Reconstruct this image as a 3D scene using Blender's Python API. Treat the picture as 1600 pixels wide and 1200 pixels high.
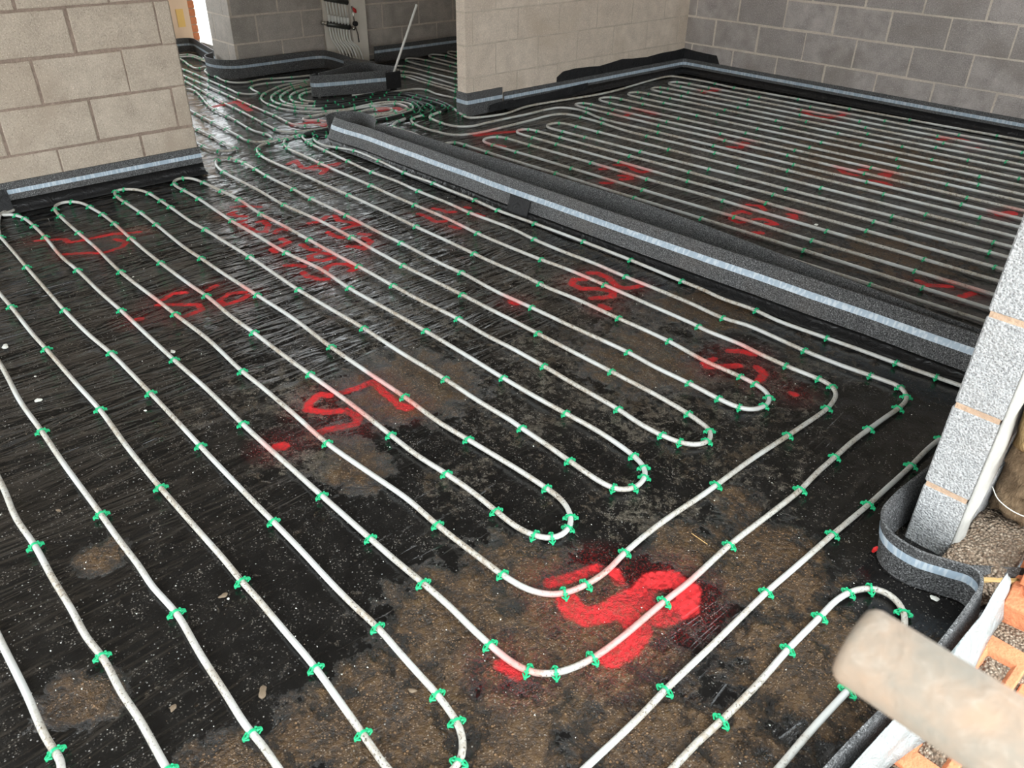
import bpy, math, random
import numpy as np
from mathutils import Vector, Matrix

for o in list(bpy.data.objects): bpy.data.objects.remove(o, do_unlink=True)
scene = bpy.context.scene
COL = scene.collection

# ------------------------------------------------------------------ camera, sky, light, exposure
cam_d = bpy.data.cameras.new('camera'); cam = bpy.data.objects.new('camera', cam_d); COL.objects.link(cam)
cam_d.sensor_width = 36.0; cam_d.lens = 36.0 * 1233.35 / 1600.0
cam_d.clip_start = 0.02; cam_d.clip_end = 200
R_ = (0.67693518, 0.73593339, 0.01268122); D_ = (0.40045052, -0.35378204, -0.8452678); F_ = (-0.61757441, 0.57726971, -0.53419242)
cam.matrix_world = Matrix(((R_[0], -D_[0], -F_[0], 0), (R_[1], -D_[1], -F_[1], 0), (R_[2], -D_[2], -F_[2], 1.5), (0, 0, 0, 1)))
cam_d.dof.use_dof = True; cam_d.dof.focus_distance = 2.9; cam_d.dof.aperture_fstop = 10.0
scene.camera = cam

world = bpy.data.worlds.new('overcast_sky'); scene.world = world; world.use_nodes = True
wn = world.node_tree.nodes; wl = world.node_tree.links
bg = wn['Background']
tc = wn.new('ShaderNodeTexCoord'); sep = wn.new('ShaderNodeSeparateXYZ'); rmp = wn.new('ShaderNodeValToRGB')
wl.new(tc.outputs['Generated'], sep.inputs[0]); wl.new(sep.outputs['Z'], rmp.inputs[0]); wl.new(rmp.outputs[0], bg.inputs[0])
rmp.color_ramp.elements[0].position = 0.0; rmp.color_ramp.elements[0].color = (0.92, 0.94, 0.95, 1)
rmp.color_ramp.elements[1].position = 0.35; rmp.color_ramp.elements[1].color = (0.90, 0.97, 1.0, 1)
bg.inputs[1].default_value = 1.8

vs = scene.view_settings
vs.view_transform = 'Standard'; vs.look = 'None'; vs.gamma = 1.0; vs.exposure = 1.6; vs.use_curve_mapping = False

# ------------------------------------------------------------------ data measured from the place (metres)
DATA = {"big":[[-5.017,2.919],[-5.059,2.79],[-5.086,2.68],[-5.07,2.597],[-5.015,2.537],[-4.929,2.494],[-4.848,2.473],[-4.678,2.47],[-4.429,2.463],[-4.094,2.459],[-3.858,2.46],[-3.643,2.453],[-3.431,2.456],[-3.144,2.46],[-2.894,2.445],[-2.748,2.445],[-2.446,2.456],[-2.268,2.471],[-2.055,2.474],[-1.792,2.47],[-1.552,2.466],[-1.514,2.46],[-1.335,2.468],[-1.294,2.462],[-1.147,2.456],[-1.015,2.463],[-0.981,2.462],[-0.95,2.446],[-0.922,2.415],[-0.907,2.365],[-0.898,2.304],[-0.9,2.182],[-0.904,2.064],[-0.912,1.873],[-0.912,1.671],[-0.912,1.623],[-0.918,1.432],[-0.91,1.27],[-0.897,1.18],[-0.902,1.103],[-0.921,1.04],[-0.95,1.008],[-0.991,0.987],[-1.061,0.975],[-1.183,0.969],[-1.329,0.965],[-1.466,0.968],[-1.646,0.954],[-1.848,0.939],[-2.074,0.943],[-2.329,0.943],[-2.418,0.94],[-2.734,0.952],[-3.018,0.944],[-3.167,0.942],[-3.578,0.931],[-3.937,0.945],[-4.185,0.946],[-4.488,0.952],[-4.606,0.962],[-4.685,0.992],[-4.701,1.036],[-4.68,1.075],[-4.613,1.107],[-4.527,1.115],[-4.376,1.126],[-4.195,1.124],[-3.932,1.112],[-3.706,1.105],[-3.569,1.104],[-3.229,1.107],[-3.1,1.112],[-2.848,1.105],[-2.665,1.109],[-2.464,1.109],[-2.243,1.112],[-1.985,1.117],[-1.749,1.113],[-1.619,1.112],[-1.489,1.122],[-1.37,1.127],[-1.254,1.123],[-1.174,1.122],[-1.12,1.134],[-1.082,1.157],[-1.067,1.189],[-1.073,1.225],[-1.093,1.256],[-1.125,1.279],[-1.173,1.297],[-1.239,1.3],[-1.353,1.297],[-1.485,1.288],[-1.576,1.282],[-1.706,1.273],[-1.907,1.278],[-2.123,1.274],[-2.378,1.274],[-2.654,1.284],[-2.973,1.276],[-3.258,1.268],[-3.487,1.266],[-3.653,1.262],[-4.05,1.279],[-4.278,1.285],[-4.489,1.283],[-4.6,1.282],[-4.685,1.298],[-4.721,1.325],[-4.709,1.356],[-4.674,1.397],[-4.619,1.427],[-4.538,1.438],[-4.382,1.44],[-4.25,1.438],[-3.966,1.431],[-3.82,1.437],[-3.617,1.439],[-3.354,1.443],[-3.137,1.439],[-2.902,1.434],[-2.668,1.441],[-2.421,1.45],[-2.168,1.447],[-1.906,1.454],[-1.711,1.451],[-1.554,1.455],[-1.504,1.452],[-1.399,1.45],[-1.281,1.444],[-1.178,1.439],[-1.111,1.443],[-1.081,1.459],[-1.065,1.49],[-1.066,1.529],[-1.081,1.565],[-1.114,1.594],[-1.167,1.611],[-1.255,1.622],[-1.355,1.626],[-1.474,1.62],[-1.608,1.615],[-1.771,1.614],[-1.953,1.618],[-2.237,1.62],[-2.461,1.616],[-2.759,1.608],[-3.026,1.62],[-3.292,1.595],[-3.592,1.595],[-3.852,1.593],[-4.096,1.602],[-4.279,1.609],[-4.466,1.606],[-4.573,1.603],[-4.649,1.62],[-4.692,1.661],[-4.689,1.702],[-4.648,1.731],[-4.54,1.749],[-4.319,1.762],[-4.141,1.771],[-3.85,1.754],[-3.623,1.761],[-3.371,1.762],[-3.148,1.762],[-2.936,1.767],[-2.663,1.766],[-2.445,1.769],[-2.255,1.781],[-2.044,1.777],[-1.911,1.783],[-1.735,1.781],[-1.567,1.774],[-1.37,1.771],[-1.265,1.76],[-1.181,1.762],[-1.107,1.778],[-1.072,1.802],[-1.056,1.841],[-1.068,1.879],[-1.092,1.905],[-1.128,1.914],[-1.196,1.927],[-1.339,1.937],[-1.543,1.938],[-1.722,1.938],[-1.895,1.938],[-2.08,1.939],[-2.187,1.937],[-2.38,1.936],[-2.599,1.932],[-2.808,1.926],[-3.034,1.929],[-3.253,1.937],[-3.555,1.938],[-3.893,1.917],[-4.236,1.928],[-4.643,1.928],[-4.749,1.941],[-4.845,1.97],[-4.914,2.015],[-4.927,2.064],[-4.891,2.085],[-4.786,2.103],[-4.565,2.098],[-4.409,2.088],[-4.087,2.086],[-3.89,2.081],[-3.529,2.084],[-3.234,2.077],[-3.032,2.078],[-2.661,2.073],[-2.571,2.079],[-2.323,2.068],[-2.104,2.077],[-1.859,2.083],[-1.599,2.093],[-1.457,2.084],[-1.308,2.086],[-1.174,2.081],[-1.099,2.088],[-1.065,2.109],[-1.049,2.151],[-1.052,2.195],[-1.072,2.227],[-1.103,2.248],[-1.144,2.259],[-1.221,2.263],[-1.37,2.259],[-1.542,2.278],[-1.694,2.28],[-1.806,2.277],[-2.042,2.276],[-2.205,2.263],[-2.333,2.269],[-2.543,2.264],[-2.694,2.263],[-2.902,2.266],[-3.165,2.266],[-3.458,2.271],[-3.799,2.27],[-4.101,2.265],[-4.341,2.264],[-4.555,2.252],[-4.766,2.255],[-4.864,2.27],[-4.977,2.32],[-5.038,2.388],[-5.067,2.475],[-5.083,2.555],[-5.085,2.655],[-5.097,2.797],[-5.076,2.956]],"S1":[[-1.262,-0.02],[-1.362,-0.026],[-1.483,-0.024],[-1.571,-0.025],[-1.691,-0.027]],"S2":[[-2.321,0.13],[-2.117,0.119],[-1.971,0.125],[-1.816,0.123],[-1.677,0.125],[-1.568,0.123],[-1.477,0.131],[-1.362,0.128],[-1.275,0.132],[-1.132,0.13]],"S3":[[-3.055,0.312],[-2.734,0.295],[-2.502,0.296],[-2.284,0.294],[-1.982,0.297],[-1.849,0.297],[-1.714,0.3],[-1.625,0.298],[-1.493,0.307],[-1.349,0.298],[-1.217,0.294],[-1.096,0.29],[-1.057,0.294],[-0.978,0.294]],"S4":[[-3.685,0.469],[-3.525,0.47],[-3.222,0.466],[-3.06,0.469],[-2.728,0.472],[-2.512,0.476],[-2.255,0.467],[-2.107,0.465],[-1.987,0.465],[-1.749,0.469],[-1.59,0.472],[-1.481,0.471],[-1.419,0.473],[-1.299,0.473],[-1.145,0.473],[-1.023,0.466],[-0.926,0.46],[-0.833,0.454]],"S5":[[-4.39,0.645],[-4.326,0.643],[-4.091,0.638],[-3.911,0.633],[-3.573,0.626],[-3.353,0.622],[-3.082,0.625],[-2.866,0.638],[-2.665,0.64],[-2.497,0.64],[-2.288,0.639],[-2.104,0.637],[-1.934,0.636],[-1.744,0.636],[-1.636,0.637],[-1.471,0.637],[-1.351,0.635],[-1.242,0.636],[-1.14,0.641],[-1.044,0.637],[-0.95,0.634],[-0.904,0.633],[-0.852,0.627],[-0.812,0.621],[-0.777,0.604],[-0.753,0.583],[-0.741,0.563]],"S6":[[-4.698,0.721],[-4.687,0.764],[-4.625,0.793],[-4.54,0.807],[-4.418,0.809],[-4.229,0.805],[-3.921,0.788],[-3.725,0.793],[-3.438,0.79],[-3.189,0.793],[-2.908,0.792],[-2.668,0.792],[-2.404,0.795],[-2.12,0.79],[-2.031,0.79],[-1.832,0.792],[-1.636,0.794],[-1.521,0.796],[-1.407,0.798],[-1.286,0.801],[-1.183,0.806],[-1.064,0.808],[-0.993,0.805],[-0.924,0.805],[-0.866,0.808],[-0.82,0.817],[-0.789,0.835],[-0.766,0.863],[-0.751,0.899],[-0.738,0.953],[-0.732,1.038],[-0.734,1.207],[-0.732,1.305],[-0.74,1.495],[-0.736,1.679],[-0.734,1.853],[-0.742,1.955],[-0.745,2.081],[-0.748,2.193],[-0.745,2.303],[-0.74,2.419],[-0.736,2.492],[-0.74,2.56],[-0.758,2.6],[-0.79,2.628],[-0.816,2.636],[-0.856,2.63],[-0.9,2.626],[-1.015,2.613],[-1.156,2.611],[-1.323,2.621],[-1.422,2.623],[-1.521,2.602],[-1.707,2.613],[-1.908,2.613],[-2.053,2.611],[-2.259,2.614],[-2.409,2.604],[-2.641,2.607],[-2.823,2.622],[-3.145,2.606],[-3.337,2.614],[-3.596,2.61],[-3.846,2.619],[-4.068,2.606],[-4.351,2.619],[-4.635,2.634],[-4.861,2.648],[-5.003,2.677],[-5.078,2.715],[-5.111,2.78],[-5.104,2.868],[-5.107,2.975],[-5.096,3.184],[-5.089,3.458],[-5.115,3.643],[-5.157,3.784],[-5.219,3.875],[-5.328,3.913],[-5.449,3.907]],"S11":[[-4.902,2.848],[-5.001,2.807],[-5.009,2.771],[-4.958,2.73],[-4.86,2.697],[-4.738,2.697],[-4.645,2.738],[-4.514,2.778],[-4.237,2.774],[-3.93,2.75],[-3.662,2.763],[-3.515,2.757],[-3.283,2.758],[-3.064,2.745],[-2.8,2.76],[-2.467,2.77],[-2.16,2.773],[-1.847,2.764],[-1.733,2.764],[-1.642,2.753],[-1.478,2.765],[-1.361,2.752],[-1.154,2.767],[-1.016,2.778],[-0.881,2.785],[-0.732,2.797],[-0.663,2.803],[-0.59,2.803],[-0.545,2.786],[-0.519,2.726],[-0.526,2.632],[-0.546,2.526],[-0.568,2.391],[-0.566,2.195],[-0.567,2.057],[-0.568,1.936],[-0.575,1.743],[-0.578,1.563],[-0.581,1.419],[-0.576,1.187],[-0.574,1.015],[-0.569,0.919],[-0.568,0.748]],"S12":[[-0.45,0.878],[-0.451,0.961],[-0.447,1.032],[-0.446,1.184],[-0.451,1.317],[-0.45,1.454],[-0.451,1.526],[-0.442,1.58],[-0.429,1.614],[-0.41,1.638],[-0.39,1.651],[-0.367,1.653],[-0.341,1.642],[-0.32,1.623],[-0.305,1.598],[-0.295,1.563],[-0.292,1.52],[-0.297,1.437],[-0.301,1.342],[-0.303,1.299],[-0.307,1.167],[-0.307,1.035]],"f":[[-4.649,3.665],[-4.746,3.664],[-4.836,3.674],[-4.9,3.687],[-4.952,3.746],[-4.998,3.881],[-5.04,3.959],[-5.133,4.013],[-5.292,4.027],[-5.482,4.009],[-5.65,3.989],[-5.731,3.852],[-5.754,3.678],[-5.77,3.445],[-5.841,3.253],[-5.924,3.187],[-6.021,3.173],[-6.157,3.221],[-6.28,3.331],[-6.346,3.521],[-6.302,3.779]],"g":[[-4.444,3.5],[-4.543,3.487],[-4.623,3.474],[-4.778,3.482],[-4.858,3.5],[-4.939,3.549],[-4.982,3.617],[-4.996,3.724],[-5.045,3.823],[-5.12,3.895],[-5.224,3.936],[-5.373,3.928],[-5.555,3.92],[-5.655,3.799],[-5.678,3.627],[-5.683,3.378],[-5.782,3.19],[-5.899,3.115],[-6.05,3.103],[-6.207,3.161],[-6.33,3.27],[-6.431,3.417],[-6.48,3.6],[-6.507,3.908]],"m":[[-3.989,3.243],[-4.158,3.271],[-4.355,3.301],[-4.49,3.316],[-4.652,3.331],[-4.78,3.312],[-4.858,3.329],[-4.941,3.399],[-4.997,3.539],[-5.036,3.675],[-5.134,3.78],[-5.268,3.849],[-5.382,3.883],[-5.516,3.86],[-5.598,3.76],[-5.603,3.578],[-5.622,3.352],[-5.694,3.166],[-5.808,3.092],[-5.95,3.054],[-6.098,3.045],[-6.252,3.105],[-6.391,3.232],[-6.488,3.387],[-6.549,3.641],[-6.578,3.952]],"r0":[[-4.63,4.198],[-4.657,3.949],[-4.709,3.917],[-4.819,3.939],[-4.979,4.0],[-5.13,4.05],[-5.363,4.083],[-5.636,4.044],[-5.793,3.928],[-5.831,3.73],[-5.827,3.481],[-5.899,3.287],[-6.015,3.251],[-6.129,3.292],[-6.215,3.372],[-6.239,3.458],[-6.171,3.697]],"o1":[[-5.274,3.057],[-5.369,3.001],[-5.417,2.943],[-5.468,2.94],[-5.503,2.988],[-5.504,3.109],[-5.512,3.226],[-5.491,3.444],[-5.491,3.545],[-5.47,3.671],[-5.421,3.766],[-5.332,3.771],[-5.265,3.752],[-5.203,3.664],[-5.183,3.53],[-5.195,3.421],[-5.175,3.264],[-5.154,3.058],[-5.139,2.963],[-5.167,2.767],[-5.226,2.669],[-5.288,2.648],[-5.598,2.667],[-6.172,2.716],[-6.386,2.728],[-7.214,2.819],[-7.608,2.854]],"o2":[[-6.578,3.952],[-6.619,3.682],[-6.613,3.52],[-6.59,3.383],[-6.506,3.247],[-6.415,3.128],[-6.304,3.041],[-6.149,2.982],[-5.991,2.97],[-5.85,2.976],[-5.733,3.021],[-5.626,3.087],[-5.56,3.199],[-5.521,3.375],[-5.544,3.581],[-5.538,3.693],[-5.474,3.804],[-5.387,3.842],[-5.273,3.809],[-5.168,3.706],[-5.13,3.593],[-5.117,3.425],[-5.128,3.233],[-5.14,3.103]],"o3":[[-5.313,3.158],[-5.383,3.35],[-5.398,3.524],[-5.343,3.624],[-5.27,3.615],[-5.232,3.564],[-5.244,3.455],[-5.265,3.307],[-5.265,3.155],[-5.245,3.033],[-5.262,2.9],[-5.314,2.836],[-5.36,2.81],[-5.454,2.811],[-5.683,2.832],[-6.12,2.846],[-6.566,2.868],[-7.487,2.914],[-7.88,2.937]],"o4":[[-6.65,3.998],[-6.643,3.696],[-6.73,3.46],[-6.756,3.259],[-6.708,3.157],[-6.581,3.115],[-6.466,3.103],[-6.449,3.048],[-6.544,2.97],[-6.724,2.978],[-7.767,3.029],[-8.161,3.035]],"o5":[[-7.041,2.589],[-6.968,2.718],[-6.23,2.58],[-5.77,2.546],[-5.402,2.511],[-5.227,2.536],[-5.139,2.513],[-5.095,2.466],[-5.108,2.402],[-5.209,2.355],[-5.347,2.367],[-5.687,2.388],[-6.06,2.406],[-6.354,2.43]],"o6":[[-5.907,2.237],[-5.73,2.226],[-5.467,2.223],[-5.153,2.203],[-5.084,2.215],[-5.045,2.191],[-5.047,2.143],[-5.084,2.099],[-5.144,2.074],[-5.32,2.075],[-5.544,2.08]],"o7":[[-8.651,3.237],[-8.504,3.307],[-8.499,3.371],[-8.385,3.401],[-8.137,3.382],[-7.827,3.35]],"o8":[[-8.515,3.181],[-8.401,3.269],[-8.383,3.347],[-8.239,3.362],[-8.035,3.349],[-7.768,3.323]],"o9":[[-8.651,3.237],[-8.231,3.21],[-7.943,3.155],[-7.748,3.15],[-7.776,3.263],[-7.721,3.282],[-7.665,3.206],[-7.595,3.149],[-7.467,3.121],[-7.321,3.121],[-7.092,3.097],[-6.973,3.117],[-6.904,3.202],[-6.932,3.382],[-6.875,3.54],[-6.813,3.796]],"far0":[[-5.251,4.255],[-5.52,4.225],[-5.658,4.249],[-5.739,4.229],[-5.773,4.186],[-5.788,4.049],[-5.796,3.962],[-5.838,3.797],[-5.898,3.648]],"far1":[[-5.435,4.405],[-5.989,4.417],[-6.232,4.426],[-6.294,4.349],[-6.234,4.202]],"far2":[[-5.508,4.472],[-5.903,4.48],[-6.215,4.492],[-6.339,4.431],[-6.354,4.32]],"far3":[[-5.627,4.569],[-6.094,4.598],[-6.367,4.583],[-6.466,4.507],[-6.421,4.375]],"far4":[[-5.838,4.735],[-6.103,4.723],[-6.524,4.728],[-6.654,4.717],[-6.692,4.669],[-6.63,4.595],[-6.496,4.566],[-6.367,4.583]],"far5":[[-6.037,4.898],[-6.727,4.886],[-6.878,4.911],[-6.949,4.987],[-6.913,5.033],[-6.709,5.07],[-6.249,5.072]],"far6":[[-6.397,5.194],[-6.777,5.204],[-6.93,5.24],[-6.966,5.309],[-6.82,5.378],[-6.579,5.342]],"far7":[[-6.715,5.453],[-6.921,5.485],[-6.997,5.571],[-6.913,5.616]],"rows":[[[-3.949,6.408],[-2.607,6.491]],[[-3.843,6.248],[-2.525,6.314]],[[-3.743,6.097],[-2.452,6.159]],[[-3.645,5.949],[-2.383,6.01]],[[-3.546,5.8],[-2.308,5.85]],[[-3.452,5.657],[-2.237,5.697]],[[-3.343,5.493],[-2.162,5.536]],[[-3.241,5.339],[-2.095,5.391]],[[-3.127,5.167],[-2.013,5.216]],[[-3.03,5.02],[-1.952,5.084]],[[-2.942,4.888],[-1.878,4.926]],[[-2.836,4.727],[-1.809,4.777]],[[-2.746,4.59],[-1.741,4.632]],[[-2.635,4.423],[-1.666,4.471]],[[-2.523,4.255],[-1.593,4.313]],[[-2.432,4.117],[-1.52,4.157]],[[-2.334,3.969],[-1.443,3.992]],[[-2.235,3.819],[-1.372,3.838]],[[-2.12,3.645],[-1.294,3.67]],[[-2.022,3.497],[-1.221,3.515]],[[-1.933,3.363],[-1.154,3.371]]],"tips":[[-4.533,6.129],[-4.489,5.765],[-4.49,5.525],[-4.516,5.227],[-4.507,4.913],[-4.189,4.306],[-4.209,3.998],[-4.2,3.688],[-4.279,3.391]],"fl":[[-4.336,4.747],[-4.435,4.726],[-4.499,4.683],[-4.518,4.593],[-4.51,4.376],[-4.514,4.092],[-4.511,3.918],[-4.505,3.782],[-4.55,3.699],[-4.649,3.665]],"gl":[[-3.985,4.582],[-4.131,4.585],[-4.232,4.586],[-4.337,4.553],[-4.364,4.489],[-4.373,4.415],[-4.355,4.194],[-4.342,3.893],[-4.34,3.678],[-4.376,3.555],[-4.444,3.5]],"r0l":[[-4.367,6.422],[-4.566,6.4],[-4.696,6.377],[-4.716,6.26],[-4.694,6.018],[-4.619,5.367],[-4.692,4.515],[-4.63,4.198]],"c_A":[[-1.313,-0.019],[-1.126,0.137],[-1.966,0.127],[-1.48,0.133],[-2.506,0.297],[-1.976,0.296],[-1.494,0.306],[-1.081,0.293],[-3.525,0.47],[-3.06,0.469],[-2.512,0.476],[-1.984,0.464],[-1.481,0.471],[-1.143,0.473],[-0.926,0.46],[-4.366,0.647],[-3.911,0.633],[-3.353,0.622],[-2.866,0.638],[-2.501,0.642],[-2.104,0.637],[-1.636,0.637],[-1.14,0.641],[-0.904,0.633],[-0.812,0.621],[-0.743,0.564],[-4.649,0.793],[-4.563,0.807],[-4.428,0.812],[-4.229,0.805],[-3.725,0.793],[-3.194,0.795],[-2.671,0.796],[-2.123,0.792],[-1.634,0.793],[-1.407,0.798],[-1.182,0.804],[-0.924,0.805],[-0.818,0.815],[-0.766,0.863],[-0.738,0.955],[-0.736,1.209],[-0.742,1.497],[-0.734,1.857],[-0.745,2.081],[-0.748,2.304],[-0.742,2.486],[-0.751,2.584],[-0.791,2.626],[-0.898,2.622],[-1.153,2.607],[-1.521,2.602],[-2.053,2.611],[-2.635,2.601],[-3.138,2.599],[-3.596,2.61],[-4.068,2.606],[-4.353,2.616],[-4.635,2.634],[-4.861,2.648]],"c_B":[[-4.622,0.973],[-4.486,0.954],[-4.185,0.946],[-3.585,0.934],[-3.018,0.944],[-2.422,0.942],[-1.851,0.941],[-1.329,0.965],[-1.061,0.975],[-0.92,1.041],[-0.902,1.103],[-0.911,1.272],[-0.911,1.676],[-0.906,2.067],[-0.9,2.308],[-0.958,2.45],[-1.015,2.463],[-1.146,2.457],[-1.547,2.463],[-2.055,2.474],[-2.446,2.456],[-2.894,2.445],[-3.431,2.456],[-3.858,2.46],[-4.429,2.463],[-4.68,1.075],[-4.537,1.118],[-4.381,1.121],[-4.195,1.124],[-3.94,1.115],[-3.569,1.104],[-3.094,1.109],[-2.665,1.109],[-2.243,1.112],[-1.749,1.113],[-1.489,1.122],[-1.254,1.123],[-1.123,1.134],[-1.082,1.157],[-1.069,1.221],[-1.101,1.262],[-1.237,1.298],[-1.576,1.282],[-1.908,1.276],[-2.378,1.274],[-2.965,1.275],[-3.487,1.266],[-4.05,1.279],[-4.278,1.285],[-4.489,1.283],[-4.611,1.286],[-4.694,1.305],[-4.706,1.359],[-4.546,1.445],[-4.388,1.45],[-4.25,1.438],[-3.82,1.437],[-3.354,1.443],[-2.902,1.434],[-2.421,1.45],[-1.906,1.454],[-1.504,1.452],[-1.281,1.444],[-1.111,1.443],[-1.065,1.49],[-1.068,1.553],[-1.104,1.587],[-1.167,1.611],[-1.474,1.62],[-1.771,1.614],[-2.237,1.62],[-2.759,1.608],[-3.292,1.595],[-3.852,1.593],[-4.279,1.609],[-4.477,1.611],[-4.624,1.613],[-4.694,1.696],[-4.54,1.749],[-4.319,1.762],[-4.141,1.771],[-3.85,1.754],[-3.371,1.762],[-2.936,1.767],[-2.663,1.766],[-2.235,1.805],[-1.735,1.781],[-1.37,1.771],[-1.181,1.762],[-1.107,1.778],[-1.061,1.841],[-1.084,1.898],[-1.196,1.927],[-1.543,1.938],[-1.934,1.91],[-2.386,1.929],[-2.808,1.926],[-3.253,1.937],[-3.893,1.917],[-4.654,1.934],[-4.899,2.012],[-4.891,2.085],[-4.736,2.099],[-4.565,2.098],[-4.409,2.088],[-4.087,2.086],[-3.89,2.081],[-3.529,2.084],[-3.032,2.078],[-2.571,2.079],[-2.104,2.077],[-1.599,2.093],[-1.308,2.086],[-1.174,2.081],[-1.099,2.088],[-1.049,2.151],[-1.067,2.215],[-1.144,2.259],[-1.219,2.259],[-1.542,2.278],[-1.806,2.277],[-2.25,2.261],[-2.694,2.263],[-3.165,2.266],[-3.799,2.27],[-4.862,2.274]],"c_C":[[-4.658,2.746],[-4.514,2.778],[-4.237,2.774],[-3.93,2.75],[-3.662,2.763],[-3.283,2.758],[-3.064,2.745],[-2.8,2.76],[-2.467,2.77],[-2.16,2.773],[-1.847,2.764],[-1.478,2.765],[-1.154,2.767],[-0.881,2.785],[-0.732,2.797],[-0.577,2.412],[-0.571,2.204],[-0.568,1.936],[-0.575,1.743],[-0.581,1.419],[-0.574,1.015]],"c_D":[[-0.447,1.032],[-0.451,1.317],[-0.45,1.454],[-0.441,1.584],[-0.41,1.638],[-0.317,1.62],[-0.303,1.299]]}
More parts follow.
